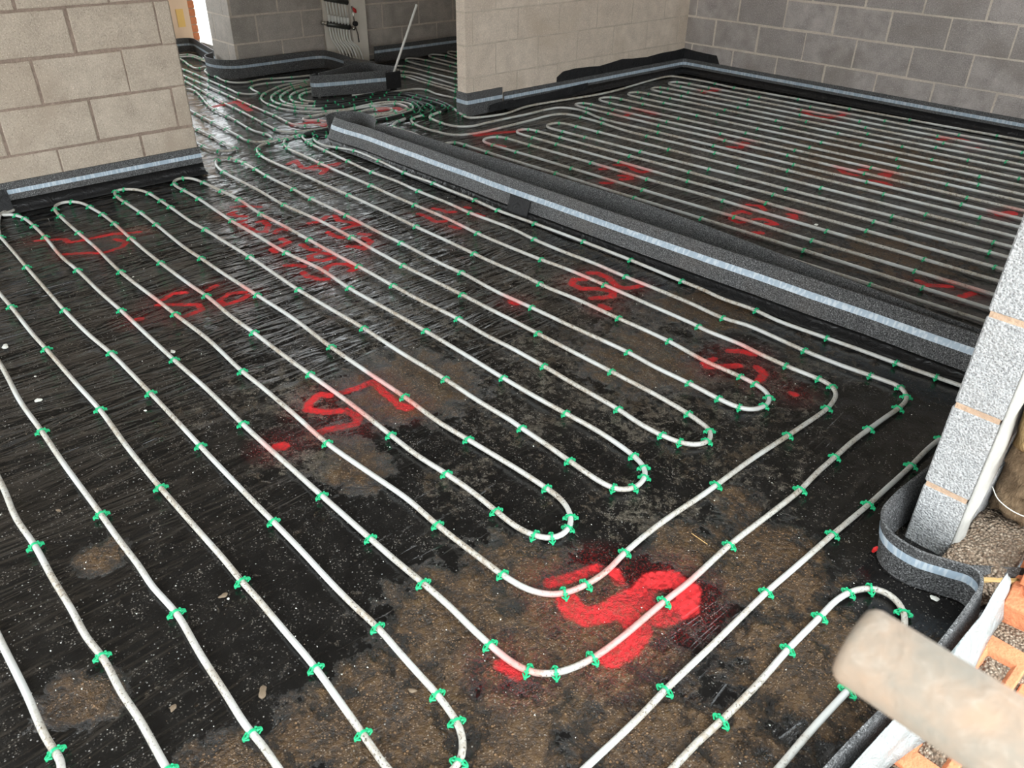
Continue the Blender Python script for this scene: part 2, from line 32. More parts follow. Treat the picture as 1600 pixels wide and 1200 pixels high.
PAINT = [[0.016,[[-3.982,1.818],[-4.043,1.77],[-4.079,1.704]]],[0.016,[[-4.0,1.681],[-3.986,1.642],[-3.932,1.659],[-3.896,1.69]]],[0.016,[[-3.844,1.664],[-3.846,1.63],[-3.765,1.629],[-3.66,1.629],[-3.628,1.665],[-3.704,1.721],[-3.77,1.729],[-3.776,1.7]]],[0.016,[[-3.585,1.695],[-3.62,1.736],[-3.583,1.759]]],[0.016,[[-3.497,1.679],[-3.428,1.683],[-3.413,1.644],[-3.406,1.578],[-3.362,1.575]]],[0.016,[[-3.366,1.717],[-3.319,1.716],[-3.286,1.717],[-3.245,1.746]]],[0.016,[[-3.168,1.763],[-3.214,1.728],[-3.214,1.675],[-3.171,1.655],[-3.123,1.693],[-3.12,1.749]]],[0.016,[[-3.187,1.534],[-3.166,1.567],[-3.123,1.592]]],[0.016,[[-3.006,1.628],[-3.054,1.672],[-3.056,1.719],[-3.016,1.757],[-2.948,1.76],[-2.943,1.725]]],[0.016,[[-3.069,1.556],[-3.021,1.547],[-2.96,1.57],[-2.935,1.599]]],[0.016,[[-3.593,1.892],[-3.578,1.952],[-3.617,2.016]]],[0.016,[[-3.603,2.054],[-3.528,2.031],[-3.459,2.069],[-3.401,2.073],[-3.412,2.039],[-3.416,1.972]]],[0.016,[[-3.423,1.903],[-3.359,1.897],[-3.309,1.916]]],[0.016,[[-3.297,2.01],[-3.254,2.039]]],[0.016,[[-3.195,1.877],[-3.174,1.902],[-3.116,1.913],[-3.174,1.996],[-3.241,1.996]]],[0.018,[[-4.579,2.324],[-4.616,2.4]]],[0.018,[[-4.593,2.387],[-4.46,2.349],[-4.414,2.365],[-4.438,2.413],[-4.441,2.448]]],[0.018,[[-4.38,2.386],[-4.387,2.416],[-4.338,2.455],[-4.276,2.379]]],[0.018,[[-4.393,2.505],[-4.387,2.571],[-4.358,2.527]]],[0.016,[[-3.334,2.409],[-3.273,2.415],[-3.184,2.403],[-3.16,2.432],[-3.154,2.45]]],[0.016,[[-3.35,2.524],[-3.303,2.538],[-3.256,2.539],[-3.235,2.577]]],[0.016,[[-3.25,2.668],[-3.231,2.676]]],[0.016,[[-3.078,2.427],[-3.027,2.438]]],[0.016,[[-3.134,2.642],[-3.084,2.647]]],[0.018,[[-2.246,3.899],[-2.19,3.928],[-2.142,3.895]]],[0.018,[[-2.165,3.781],[-2.21,3.781],[-2.217,3.721],[-2.178,3.63],[-2.128,3.623],[-2.113,3.64]]],[0.018,[[-2.097,3.725],[-2.063,3.764],[-2.009,3.761],[-1.979,3.748],[-2.009,3.712]]],[0.018,[[-1.985,3.552],[-1.96,3.58]]],[0.018,[[-2.016,3.938],[-1.989,3.952],[-1.957,3.905],[-1.981,3.894]]],[0.02,[[-4.146,4.906],[-4.01,4.891],[-4.049,5.023]]],[0.02,[[-4.09,5.16],[-3.909,5.132]]],[0.02,[[-3.229,3.759],[-3.211,3.818]]],[0.02,[[-3.229,3.896],[-3.179,3.955],[-3.088,3.906],[-3.027,3.902],[-3.004,3.967]]],[0.02,[[-3.062,3.749],[-3.024,3.794],[-2.981,3.754],[-3.011,3.7]]],[0.02,[[-3.041,3.559],[-3.008,3.598]]],[0.02,[[-3.169,4.938],[-3.114,4.931]]],[0.02,[[-3.0,4.808],[-2.929,4.846],[-2.999,4.996],[-2.965,4.989]]],[0.03,[[-4.124,6.087],[-4.106,6.27]]],[0.03,[[-6.295,2.635],[-6.346,2.848],[-6.008,2.787]]],[0.03,[[-5.396,2.829],[-5.387,2.983],[-5.141,2.995]]],[0.03,[[-5.365,3.567],[-5.355,3.712],[-5.261,3.693]]],[0.03,[[-4.33,3.67],[-4.294,3.82],[-4.231,3.949]]],[0.03,[[-4.091,3.598],[-4.008,3.624]]],[0.03,[[-1.242,4.821],[-1.206,4.909]]],[0.02,[[-3.399,3.366],[-3.342,3.376]]],[0.02,[[-2.224,2.071],[-2.196,2.075]]],[0.022,[[-2.955,6.108],[-2.933,6.254],[-2.943,6.332]]],[0.022,[[-3.192,6.124],[-3.08,6.075],[-2.955,6.108]]],[0.022,[[-2.125,6.137],[-2.048,6.279],[-1.946,6.253]]],[0.022,[[-1.884,6.091],[-1.856,6.124]]],[0.022,[[-2.233,4.917],[-2.175,4.869],[-2.113,4.887]]],[0.022,[[-2.147,5.018],[-2.122,5.047]]],[0.022,[[-2.002,4.853],[-1.922,4.876],[-1.886,4.864]]],[0.022,[[-2.015,5.021],[-1.986,5.092],[-1.972,4.997]]],[0.018,[[-1.16,3.613],[-1.108,3.595],[-1.037,3.663]]],[0.018,[[-0.939,3.662],[-0.959,3.591]]],[0.017,[[-2.21,2.539],[-2.186,2.567],[-2.117,2.566],[-2.021,2.522],[-1.986,2.536],[-1.96,2.603]]],[0.017,[[-2.172,2.476],[-2.205,2.438],[-2.179,2.39],[-2.117,2.386],[-2.066,2.445],[-2.002,2.468],[-1.97,2.432],[-2.019,2.352]]],[0.017,[[-1.935,2.32],[-1.916,2.319]]],[0.016,[[-1.358,2.411],[-1.326,2.448],[-1.283,2.459]]],[0.016,[[-1.366,2.257],[-1.363,2.314]]],[0.016,[[-1.344,2.247],[-1.272,2.346]]],[0.016,[[-1.222,2.386],[-1.177,2.368],[-1.161,2.302]]],[0.016,[[-1.945,2.332],[-1.907,2.33]]],[0.014,[[-1.041,2.326],[-1.027,2.325]]],[0.015,[[-2.087,1.143],[-2.077,1.202],[-2.079,1.263],[-1.991,1.251],[-1.901,1.247],[-1.881,1.24]]],[0.015,[[-2.099,1.099],[-2.13,1.079],[-2.102,1.019],[-2.072,0.995],[-2.024,1.034],[-1.986,1.092],[-1.926,1.103],[-1.894,1.069],[-1.92,1.013],[-1.935,0.968],[-1.931,0.96]]],[0.021,[[-1.954,0.824],[-1.946,0.834]]],[0.021,[[-1.882,1.247],[-1.859,1.257]]],[0.013,[[-3.212,1.069],[-3.24,1.025],[-3.211,0.964]]],[0.013,[[-3.179,0.931],[-3.127,0.991],[-3.066,1.061],[-3.015,1.052],[-3.004,0.999],[-3.004,0.966]]],[0.013,[[-3.195,1.199],[-3.176,1.146]]],[0.013,[[-3.053,1.263],[-3.083,1.204],[-3.052,1.146],[-2.996,1.141],[-2.994,1.212],[-3.015,1.259]]],[0.017,[[-3.099,0.815],[-3.096,0.829]]],[0.014,[[-4.25,0.769],[-4.186,0.875],[-4.127,0.879],[-4.105,0.969],[-4.098,1.074],[-4.042,1.188]]],[0.014,[[-3.987,0.814],[-3.929,0.911],[-3.88,0.953],[-3.9,1.049],[-3.946,1.089],[-4.023,1.063]]],[0.017,[[-0.973,1.054],[-0.945,1.119],[-0.928,1.182]]],[0.017,[[-0.888,1.204],[-0.861,1.189]]],[0.017,[[-0.873,0.795],[-0.825,0.805]]],[0.03,[[-0.904,1.045],[-0.87,1.032],[-0.835,1.041],[-0.813,1.086],[-0.806,1.165],[-0.772,1.182]]],[0.03,[[-0.797,1.196],[-0.803,1.254],[-0.771,1.301]]],[0.03,[[-0.723,1.3],[-0.692,1.25],[-0.714,1.176]]],[0.03,[[-0.766,1.118],[-0.723,1.107],[-0.708,1.05],[-0.718,0.993]]]]
MUD, DUST = [[[-0.804,0.97,0.3],[-1.066,0.795,0.22],[-0.92,0.539,0.25],[-1.088,1.027,0.15],[-0.638,1.528,0.22],[-0.402,1.283,0.22],[-0.84,1.41,0.12],[-0.842,1.685,0.1],[-0.408,1.439,0.12],[-0.99,0.395,0.12],[-1.07,0.222,0.1],[-0.543,0.889,0.2],[-1.975,1.349,0.3],[-1.644,2.642,0.3],[-1.695,0.951,0.15],[-1.548,2.104,0.3],[-1.171,3.006,0.3],[-2.231,5.227,0.8],[-1.355,3.809,0.4],[-1.423,0.053,0.1],[-1.821,0.244,0.08],[-0.383,1.002,0.15],[-0.723,0.691,0.15]],[[-1.101,3.263,0.3],[-2.29,0.692,0.12],[-1.558,1.517,0.25],[-1.817,2.267,0.35],[-1.31,2.101,0.3],[-2.602,1.546,0.3],[-1.373,2.952,0.3],[-4.037,1.637,0.25],[-2.224,2.469,0.5],[-1.326,1.837,0.35],[-3.069,2.617,0.5],[-1.011,1.866,0.3],[-2.264,1.593,0.35],[-2.185,0.986,0.25],[-2.855,1.851,0.4],[-1.787,1.833,0.4],[-1.11,2.201,0.3],[-3.978,2.19,0.4],[-1.441,1.144,0.15],[-3.459,3.771,0.6],[-2.057,3.796,0.5],[-0.993,1.433,0.2],[-1.13,2.579,0.25],[-1.839,0.837,0.15],[-4.09,1.15,0.2],[-3.097,4.661,0.8],[-4.634,2.83,0.3]]]

rng = random.Random(7)
nr = np.random.default_rng(11)

# ------------------------------------------------------------------ helpers
def mesh_obj(name, verts, faces, mat=None, parent=None, smooth=False, mats=None, midx=None):
    me = bpy.data.meshes.new(name)
    me.from_pydata([tuple(map(float, v)) for v in verts], [], faces)
    for m in (mats or ([mat] if mat else [])): me.materials.append(m)
    if midx is not None: me.polygons.foreach_set('material_index', np.array(midx, dtype=np.int32))
    if smooth: me.polygons.foreach_set('use_smooth', np.ones(len(me.polygons), dtype=bool))
    me.update()
    o = bpy.data.objects.new(name, me); COL.objects.link(o)
    if parent: o.parent = parent
    return o

def tag(o, label, cat, group=None):
    o['label'] = label; o['category'] = cat
    if group: o['group'] = group
    return o

def struct(o): o['kind'] = 'structure'; return o

def thing(name, label, cat, loc=(0, 0, 0), group=None):
    o = bpy.data.objects.new(name, None); o.location = loc; o.empty_display_size = 0.1; COL.objects.link(o)
    return tag(o, label, cat, group)

class MB:
    """collects simple shapes into one mesh"""
    def __init__(s): s.v = []; s.f = []; s.m = []
    def add(s, v, f, m=0):
        b = len(s.v); s.v += [tuple(p) for p in v]; s.f += [tuple(i + b for i in q) for q in f]; s.m += [m] * len(f)
    def box(s, x0, x1, y0, y1, z0, z1, m=0):
        v = [(x, y, z) for z in (z0, z1) for y in (y0, y1) for x in (x0, x1)]
        s.add(v, [(0, 2, 3, 1), (4, 5, 7, 6), (0, 1, 5, 4), (2, 6, 7, 3), (0, 4, 6, 2), (1, 3, 7, 5)], m)
    def cbox(s, c, sx, sy, sz, rot=None, bev=0.0, m=0):
        """box with chamfered edges, rot = Matrix 3x3"""
        hx, hy, hz = sx / 2, sy / 2, sz / 2; b = bev
        v = []; 
        for X in (-1, 1):
            for Y in (-1, 1):
                for Z in (-1, 1):
                    v += [(X * hx, Y * (hy - b), Z * (hz - b)), (X * (hx - b), Y * hy, Z * (hz - b)), (X * (hx - b), Y * (hy - b), Z * hz)]
        def ix(X, Y, Z, k): return (((X > 0) * 4 + (Y > 0) * 2 + (Z > 0)) * 3 + k)
        f = []
        for X in (-1, 1):
            q = [ix(X, -1, -1, 0), ix(X, 1, -1, 0), ix(X, 1, 1, 0), ix(X, -1, 1, 0)]; f.append(q if X > 0 else q[::-1])
        for Y in (-1, 1):
            q = [ix(-1, Y, -1, 1), ix(1, Y, -1, 1), ix(1, Y, 1, 1), ix(-1, Y, 1, 1)]; f.append(q if Y < 0 else q[::-1])
        for Z in (-1, 1):
            q = [ix(-1, -1, Z, 2), ix(1, -1, Z, 2), ix(1, 1, Z, 2), ix(-1, 1, Z, 2)]; f.append(q if Z > 0 else q[::-1])
        if b > 0:
            for a in (-1, 1):
                for c2 in (-1, 1):
                    q = [ix(-1, a, c2, 1), ix(1, a, c2, 1), ix(1, a, c2, 2), ix(-1, a, c2, 2)]; f.append(q if a * c2 < 0 else q[::-1])
                    q = [ix(a, -1, c2, 0), ix(a, 1, c2, 0), ix(a, 1, c2, 2), ix(a, -1, c2, 2)]; f.append(q if a * c2 > 0 else q[::-1])
                    q = [ix(a, c2, -1, 0), ix(a, c2, 1, 0), ix(a, c2, 1, 1), ix(a, c2, -1, 1)]; f.append(q if a * c2 < 0 else q[::-1])
                    for Z in (-1, 1):
                        t = [ix(a, c2, Z, 0), ix(a, c2, Z, 1), ix(a, c2, Z, 2)]; f.append(t if a * c2 * Z > 0 else t[::-1])
        out = []
        for p in v:
            p = Vector(p)
            if rot is not None: p = rot @ p
            out.append(p + Vector(c))
        s.add(out, f, m)
    def tube(s, pts, r, n=10, cap=True, m=0):
        v, f = tube_geo(pts, r, n, cap); s.add(v, f, m)
    def build(s, name, mats, parent=None, smooth=False):
        if not isinstance(mats, (list, tuple)): mats = [mats]
        return mesh_obj(name, s.v, s.f, mats=mats, midx=s.m, parent=parent, smooth=smooth)

def tube_geo(pts, r, n=8, cap=True):
    P = np.array([tuple(p) for p in pts], float); N = len(P)
    rr = np.array(r, float) * np.ones(N)
    T = np.gradient(P, axis=0); T /= np.linalg.norm(T, axis=1)[:, None] + 1e-12
    up = np.array([0, 0, 1.0]) if abs(T[0, 2]) < 0.9 else np.array([1.0, 0, 0])
    u = np.cross(up, T[0]); u /= np.linalg.norm(u)
    V = []
    for i in range(N):
        u = u - T[i] * (u @ T[i]); u /= np.linalg.norm(u); w = np.cross(T[i], u)
        for k in range(n):
            a = 2 * math.pi * k / n
            V.append(P[i] + rr[i] * (math.cos(a) * u + math.sin(a) * w))
    F = [(i * n + k, i * n + (k + 1) % n, (i + 1) * n + (k + 1) % n, (i + 1) * n + k) for i in range(N - 1) for k in range(n)]
    if cap: F += [tuple(range(n))[::-1], tuple((N - 1) * n + k for k in range(n))]
    return V, F

def catmull(pts, step):
    P = np.array(pts, float)
    if len(P) < 3:
        d = np.linalg.norm(P[1] - P[0]); k = max(2, int(d / step) + 1)
        return np.array([P[0] + (P[1] - P[0]) * t for t in np.linspace(0, 1, k)])
    Q = np.vstack([2 * P[0] - P[1], P, 2 * P[-1] - P[-2]])
    out = []
    for i in range(1, len(Q) - 2):
        p0, p1, p2, p3 = Q[i - 1], Q[i], Q[i + 1], Q[i + 2]
        t0 = 0; t1 = t0 + max(np.linalg.norm(p1 - p0), 1e-4) ** .5; t2 = t1 + max(np.linalg.norm(p2 - p1), 1e-4) ** .5; t3 = t2 + max(np.linalg.norm(p3 - p2), 1e-4) ** .5
        k = max(1, int(np.ceil(np.linalg.norm(p2 - p1) / step)))
        for t in np.linspace(t1, t2, k, endpoint=False):
            A1 = (t1 - t) / (t1 - t0) * p0 + (t - t0) / (t1 - t0) * p1
            A2 = (t2 - t) / (t2 - t1) * p1 + (t - t1) / (t2 - t1) * p2
            A3 = (t3 - t) / (t3 - t2) * p2 + (t - t2) / (t3 - t2) * p3
            B1 = (t2 - t) / (t2 - t0) * A1 + (t - t0) / (t2 - t0) * A2
            B2 = (t3 - t) / (t3 - t1) * A2 + (t - t1) / (t3 - t1) * A3
            out.append((t2 - t) / (t2 - t1) * B1 + (t - t1) / (t2 - t1) * B2)
    out.append(P[-1])
    return np.array(out)

def resample(P, step):
    d = np.r_[0, np.cumsum(np.linalg.norm(np.diff(P, axis=0), axis=1))]
    n = max(2, int(round(d[-1] / step)) + 1); s = np.linspace(0, d[-1], n)
    return np.stack([np.interp(s, d, P[:, k]) for k in range(P.shape[1])], 1)

def smooth_path(P, it):
    P = P.copy()
    for _ in range(it): P[1:-1] = P[1:-1] * .5 + (P[:-2] + P[2:]) * .25
    return P

# ------------------------------------------------------------------ materials
def newmat(name):
    m = bpy.data.materials.new(name); m.use_nodes = True
    nt = m.node_tree; b = nt.nodes['Principled BSDF']
    return m, nt, b
class NT:
    def __init__(s, nt): s.nt = nt; s.n = nt.nodes; s.l = nt.links
    def new(s, t, **k):
        n = s.n.new(t)
        for a, b in k.items(): setattr(n, a, b)
        return n
    def pos(s, scale=(1, 1, 1), rot=(0, 0, 0)):
        g = s.new('ShaderNodeNewGeometry'); m = s.new('ShaderNodeMapping'); m.inputs['Scale'].default_value = scale; m.inputs['Rotation'].default_value = rot
        s.l.new(g.outputs['Position'], m.inputs[0]); return m.outputs[0]
    def noise(s, vec, scale, detail=4, rough=.55, dist=0.0, out='Fac'):
        n = s.new('ShaderNodeTexNoise'); n.inputs['Scale'].default_value = scale; n.inputs['Detail'].default_value = detail
        n.inputs['Roughness'].default_value = rough; n.inputs['Distortion'].default_value = dist
        s.l.new(vec, n.inputs['Vector']); return n.outputs[out]
    def voro(s, vec, scale, feature='F1', out='Distance', rnd=1.0):
        n = s.new('ShaderNodeTexVoronoi', feature=feature); n.inputs['Scale'].default_value = scale; n.inputs['Randomness'].default_value = rnd
        s.l.new(vec, n.inputs['Vector']); return n.outputs[out]
    def ramp(s, fac, stops, interp='LINEAR'):
        r = s.new('ShaderNodeValToRGB'); r.color_ramp.interpolation = interp; e = r.color_ramp.elements
        while len(e) < len(stops): e.new(0.5)
        for i, (p, c) in enumerate(stops):
            e[i].position = p
            if not isinstance(c, (tuple, list)): c = (c, c, c)
            e[i].color = (*c, 1)
        s.l.new(fac, r.inputs[0]); return r.outputs[0]
    def mix(s, fac, a, b, blend='MIX'):
        m = s.new('ShaderNodeMix', data_type='RGBA', blend_type=blend)
        for sock, v in ((m.inputs[0], fac), (m.inputs[6], a), (m.inputs[7], b)):
            if isinstance(v, (int, float)): sock.default_value = v if sock == m.inputs[0] else (v, v, v, 1)
            elif isinstance(v, (tuple, list)): sock.default_value = (*v, 1)
            else: s.l.new(v, sock)
        return m.outputs[2]
    def math(s, op, a, b=None, c=None, clamp=False):
        m = s.new('ShaderNodeMath', operation=op, use_clamp=clamp)
        for i, v in enumerate((a, b, c)):
            if v is None: continue
            if isinstance(v, (int, float)): m.inputs[i].default_value = v
            else: s.l.new(v, m.inputs[i])
        return m.outputs[0]
    def maprange(s, v, a, b, c=0.0, d=1.0):
        m = s.new('ShaderNodeMapRange'); s.l.new(v, m.inputs[0])
        for i, x in enumerate((a, b, c, d)): m.inputs[i + 1].default_value = x
        return m.outputs[0]
    def attr(s, name, out='Fac'):
        a = s.new('ShaderNodeAttribute', attribute_name=name); return a.outputs[out]
    def bump(s, h, strength=.5, dist=.01, normal=None):
        b = s.new('ShaderNodeBump'); b.inputs['Strength'].default_value = strength; b.inputs['Distance'].default_value = dist
        s.l.new(h, b.inputs['Height'])
        if normal is not None: s.l.new(normal, b.inputs['Normal'])
        return b.outputs[0]
    def setb(s, b, **k):
        for n, v in k.items():
            n = {'Base': 'Base Color', 'Rough': 'Roughness', 'Metal': 'Metallic', 'Normal': 'Normal', 'Spec': 'Specular IOR Level', 'Coat': 'Coat Weight', 'CoatR': 'Coat Roughness', 'Trans': 'Transmission Weight', 'Sub': 'Subsurface Weight', 'Alpha': 'Alpha'}.get(n, n)
            if isinstance(v, (int, float)): b.inputs[n].default_value = v
            elif isinstance(v, (tuple, list)): b.inputs[n].default_value = (*v, 1)
            else: s.l.new(v, b.inputs[n])

def plain(name, col, rough=.6, metal=0.0, vary=.12, scale=30, bump=0.0):
    m, nt, b = newmat(name); t = NT(nt); p = t.pos()
    n = t.noise(p, scale)
    t.setb(b, Base=t.mix(n, tuple(c * (1 - vary) for c in col), tuple(min(1, c * (1 + vary)) for c in col)), Rough=rough, Metal=metal)
    if bump: t.setb(b, Normal=t.bump(t.noise(p, scale * 3), .6, bump))
    return m

def block_mat(name, c0, c1, pit=.004, stain=(0.5, 0.45, 0.4), grain=120):
    m, nt, b = newmat(name); t = NT(nt); p = t.pos()
    tone = t.attr('tone')
    fine = t.noise(p, grain, 3, .7); med = t.noise(p, 9, 5, .6); big = t.noise(p, 2.2, 3, .6, .6)
    col = t.mix(tone, c0, c1)
    col = t.mix(t.maprange(med, .35, .75), col, tuple(c * .80 for c in c0))
    col = t.mix(t.maprange(fine, .42, .72, 0, .55), col, tuple(min(1, c * 1.35) for c in c1))
    pits = t.voro(p, grain * .8)
    col = t.mix(t.maprange(pits, .16, .02, 0, .55), col, tuple(c * .38 for c in c0))
    col = t.mix(t.maprange(big, .50, .70, 0, .65), col, stain)
    fl = t.voro(t.pos((1, 1, 1), (.3, .2, .1)), grain * .62)
    col = t.mix(t.maprange(fl, .20, .07, 0, .6), col, tuple(min(1, c * 1.7) for c in c1))
    h = t.math('ADD', fine, t.math('MULTIPLY', t.maprange(pits, 0, .25), 1.2))
    t.setb(b, Base=col, Rough=.95, Normal=t.bump(h, .7, pit))
    return m

def mortar_mat(name, col, dark):
    m, nt, b = newmat(name); t = NT(nt); p = t.pos()
    n = t.noise(p, 60, 4, .7); n2 = t.noise(p, 6, 3)
    c = t.mix(t.maprange(n, .35, .7), dark, col); c = t.mix(t.maprange(n2, .4, .7, 0, .4), c, tuple(x * .7 for x in dark))
    t.setb(b, Base=c, Rough=.95, Normal=t.bump(t.math('ADD', n, t.math('MULTIPLY', n2, 2)), .9, .008))
    return m

M = {}
M['block_warm'] = block_mat('warm_beige_block', (0.41, 0.340, 0.268), (0.49, 0.415, 0.335), stain=(0.37, 0.295, 0.225))
M['block_cream'] = block_mat('cream_block', (0.55, 0.455, 0.365), (0.65, 0.55, 0.45), stain=(0.49, 0.395, 0.30))
M['block_grey'] = block_mat('grey_block', (0.295, 0.262, 0.245), (0.47, 0.425, 0.395), stain=(0.25, 0.215, 0.19))
M['block_mid'] = block_mat('mid_grey_block', (0.39, 0.35, 0.31), (0.50, 0.45, 0.40), stain=(0.28, 0.25, 0.22))
M['mortar_pink'] = mortar_mat('pinkish_brown_mortar', (0.36, 0.27, 0.215), (0.24, 0.18, 0.14))
M['mortar_cream'] = mortar_mat('cream_mortar', (0.62, 0.53, 0.43), (0.46, 0.39, 0.31))
M['mortar_pale'] = mortar_mat('pale_mortar', (0.74, 0.66, 0.56), (0.58, 0.51, 0.43))
M['mortar_tan'] = mortar_mat('tan_mortar', (0.62, 0.44, 0.31), (0.48, 0.33, 0.23))

def pier_mat():
    m, nt, b = newmat('open_texture_block'); t = NT(nt); p = t.pos()
    fine = t.noise(p, 210, 4, .75); v = t.voro(p, 170); v2 = t.noise(p, 8, 3)
    c = t.mix(t.maprange(fine, .42, .58), (0.38, 0.385, 0.39), (0.70, 0.70, 0.70))
    c = t.mix(t.maprange(v, .32, .12, 0, .75), c, (0.16, 0.16, 0.17))
    c = t.mix(t.maprange(v2, .5, .8, 0, .3), c, (0.50, 0.46, 0.42))
    t.setb(b, Base=c, Rough=.95, Normal=t.bump(t.math('ADD', fine, v), 1.0, .006)); return m
M['pier'] = pier_mat()

def foam_mat():
    m, nt, b = newmat('charcoal_foam'); t = NT(nt); p = t.pos()
    f = t.noise(p, 230, 3, .7); v = t.voro(p, 115); big = t.noise(p, 5, 3)
    c = t.mix(t.maprange(f, .44, .60), (0.016, 0.016, 0.017), (0.165, 0.165, 0.165))
    c = t.mix(t.maprange(v, .24, .10, 0, .75), c, (0.50, 0.50, 0.50))
    c = t.mix(t.maprange(big, .5, .8, 0, .35), c, (0.12, 0.10, 0.085))
    t.setb(b, Base=c, Rough=.55, Normal=t.bump(f, 1.0, .004)); return m
M['foam'] = foam_mat()

def band_mat():
    m, nt, b = newmat('pale_blue_tape'); t = NT(nt); p = t.pos()
    s = t.noise(t.pos((1, 1, .02)), 95, 1, .4); n = t.noise(p, 20)
    c = t.mix(t.maprange(s, .48, .60, 0, .65), (0.34, 0.42, 0.50), (0.62, 0.67, 0.70)); c = t.mix(t.maprange(n, .5, .8, 0, .4), c, (0.28, 0.34, 0.38))
    t.setb(b, Base=c, Rough=.35, Normal=t.bump(s, .4, .003)); return m
M['band'] = band_mat()

def film_mat(name, col, rough):
    m, nt, b = newmat(name); t = NT(nt); p = t.pos()
    n = t.noise(p, 14, 4, .6, 1.5); n2 = t.noise(p, 45, 3)
    t.setb(b, Base=col, Rough=rough, Normal=t.bump(t.math('ADD', n, t.math('MULTIPLY', n2, .3)), .5, .03)); return m
M['film'] = film_mat('black_film', (0.012, 0.012, 0.013), .38)
M['dpm'] = film_mat('black_membrane', (0.006, 0.006, 0.007), .6)
M['sheet'] = film_mat('milky_polythene', (0.30, 0.33, 0.33), .30)

def pipe_mat():
    m, nt, b = newmat('white_heating_pipe'); t = NT(nt); p = t.pos()
    n = t.noise(p, 3.5, 4, .6); s = t.noise(p, 55, 4, .7); s2 = t.noise(p, 170, 2, .6)
    clean = (0.60, 0.61, 0.59)
    dirt = t.math('MULTIPLY', t.maprange(n, .46, .60), t.maprange(s, .44, .60), clamp=True)
    c = t.mix(t.math('MULTIPLY', t.maprange(n, .38, .62), .50), clean, (0.47, 0.40, 0.30))
    c = t.mix(t.math('MULTIPLY', dirt, .55), c, (0.27, 0.18, 0.10))
    spots = t.math('MULTIPLY', t.maprange(n, .44, .56), t.maprange(s2, .585, .64), clamp=True)
    c = t.mix(t.math('MULTIPLY', spots, .85), c, (0.075, 0.05, 0.03))
    # overspray from the red marks
    c = t.mix(t.math('MULTIPLY', t.attr('spray'), .45), c, (0.75, 0.12, 0.10))
    t.setb(b, Base=c, Rough=.38); return m
M['pipe'] = pipe_mat()
M['clip'] = plain('green_plastic', (0.02, 0.50, 0.21), .35, vary=.15)

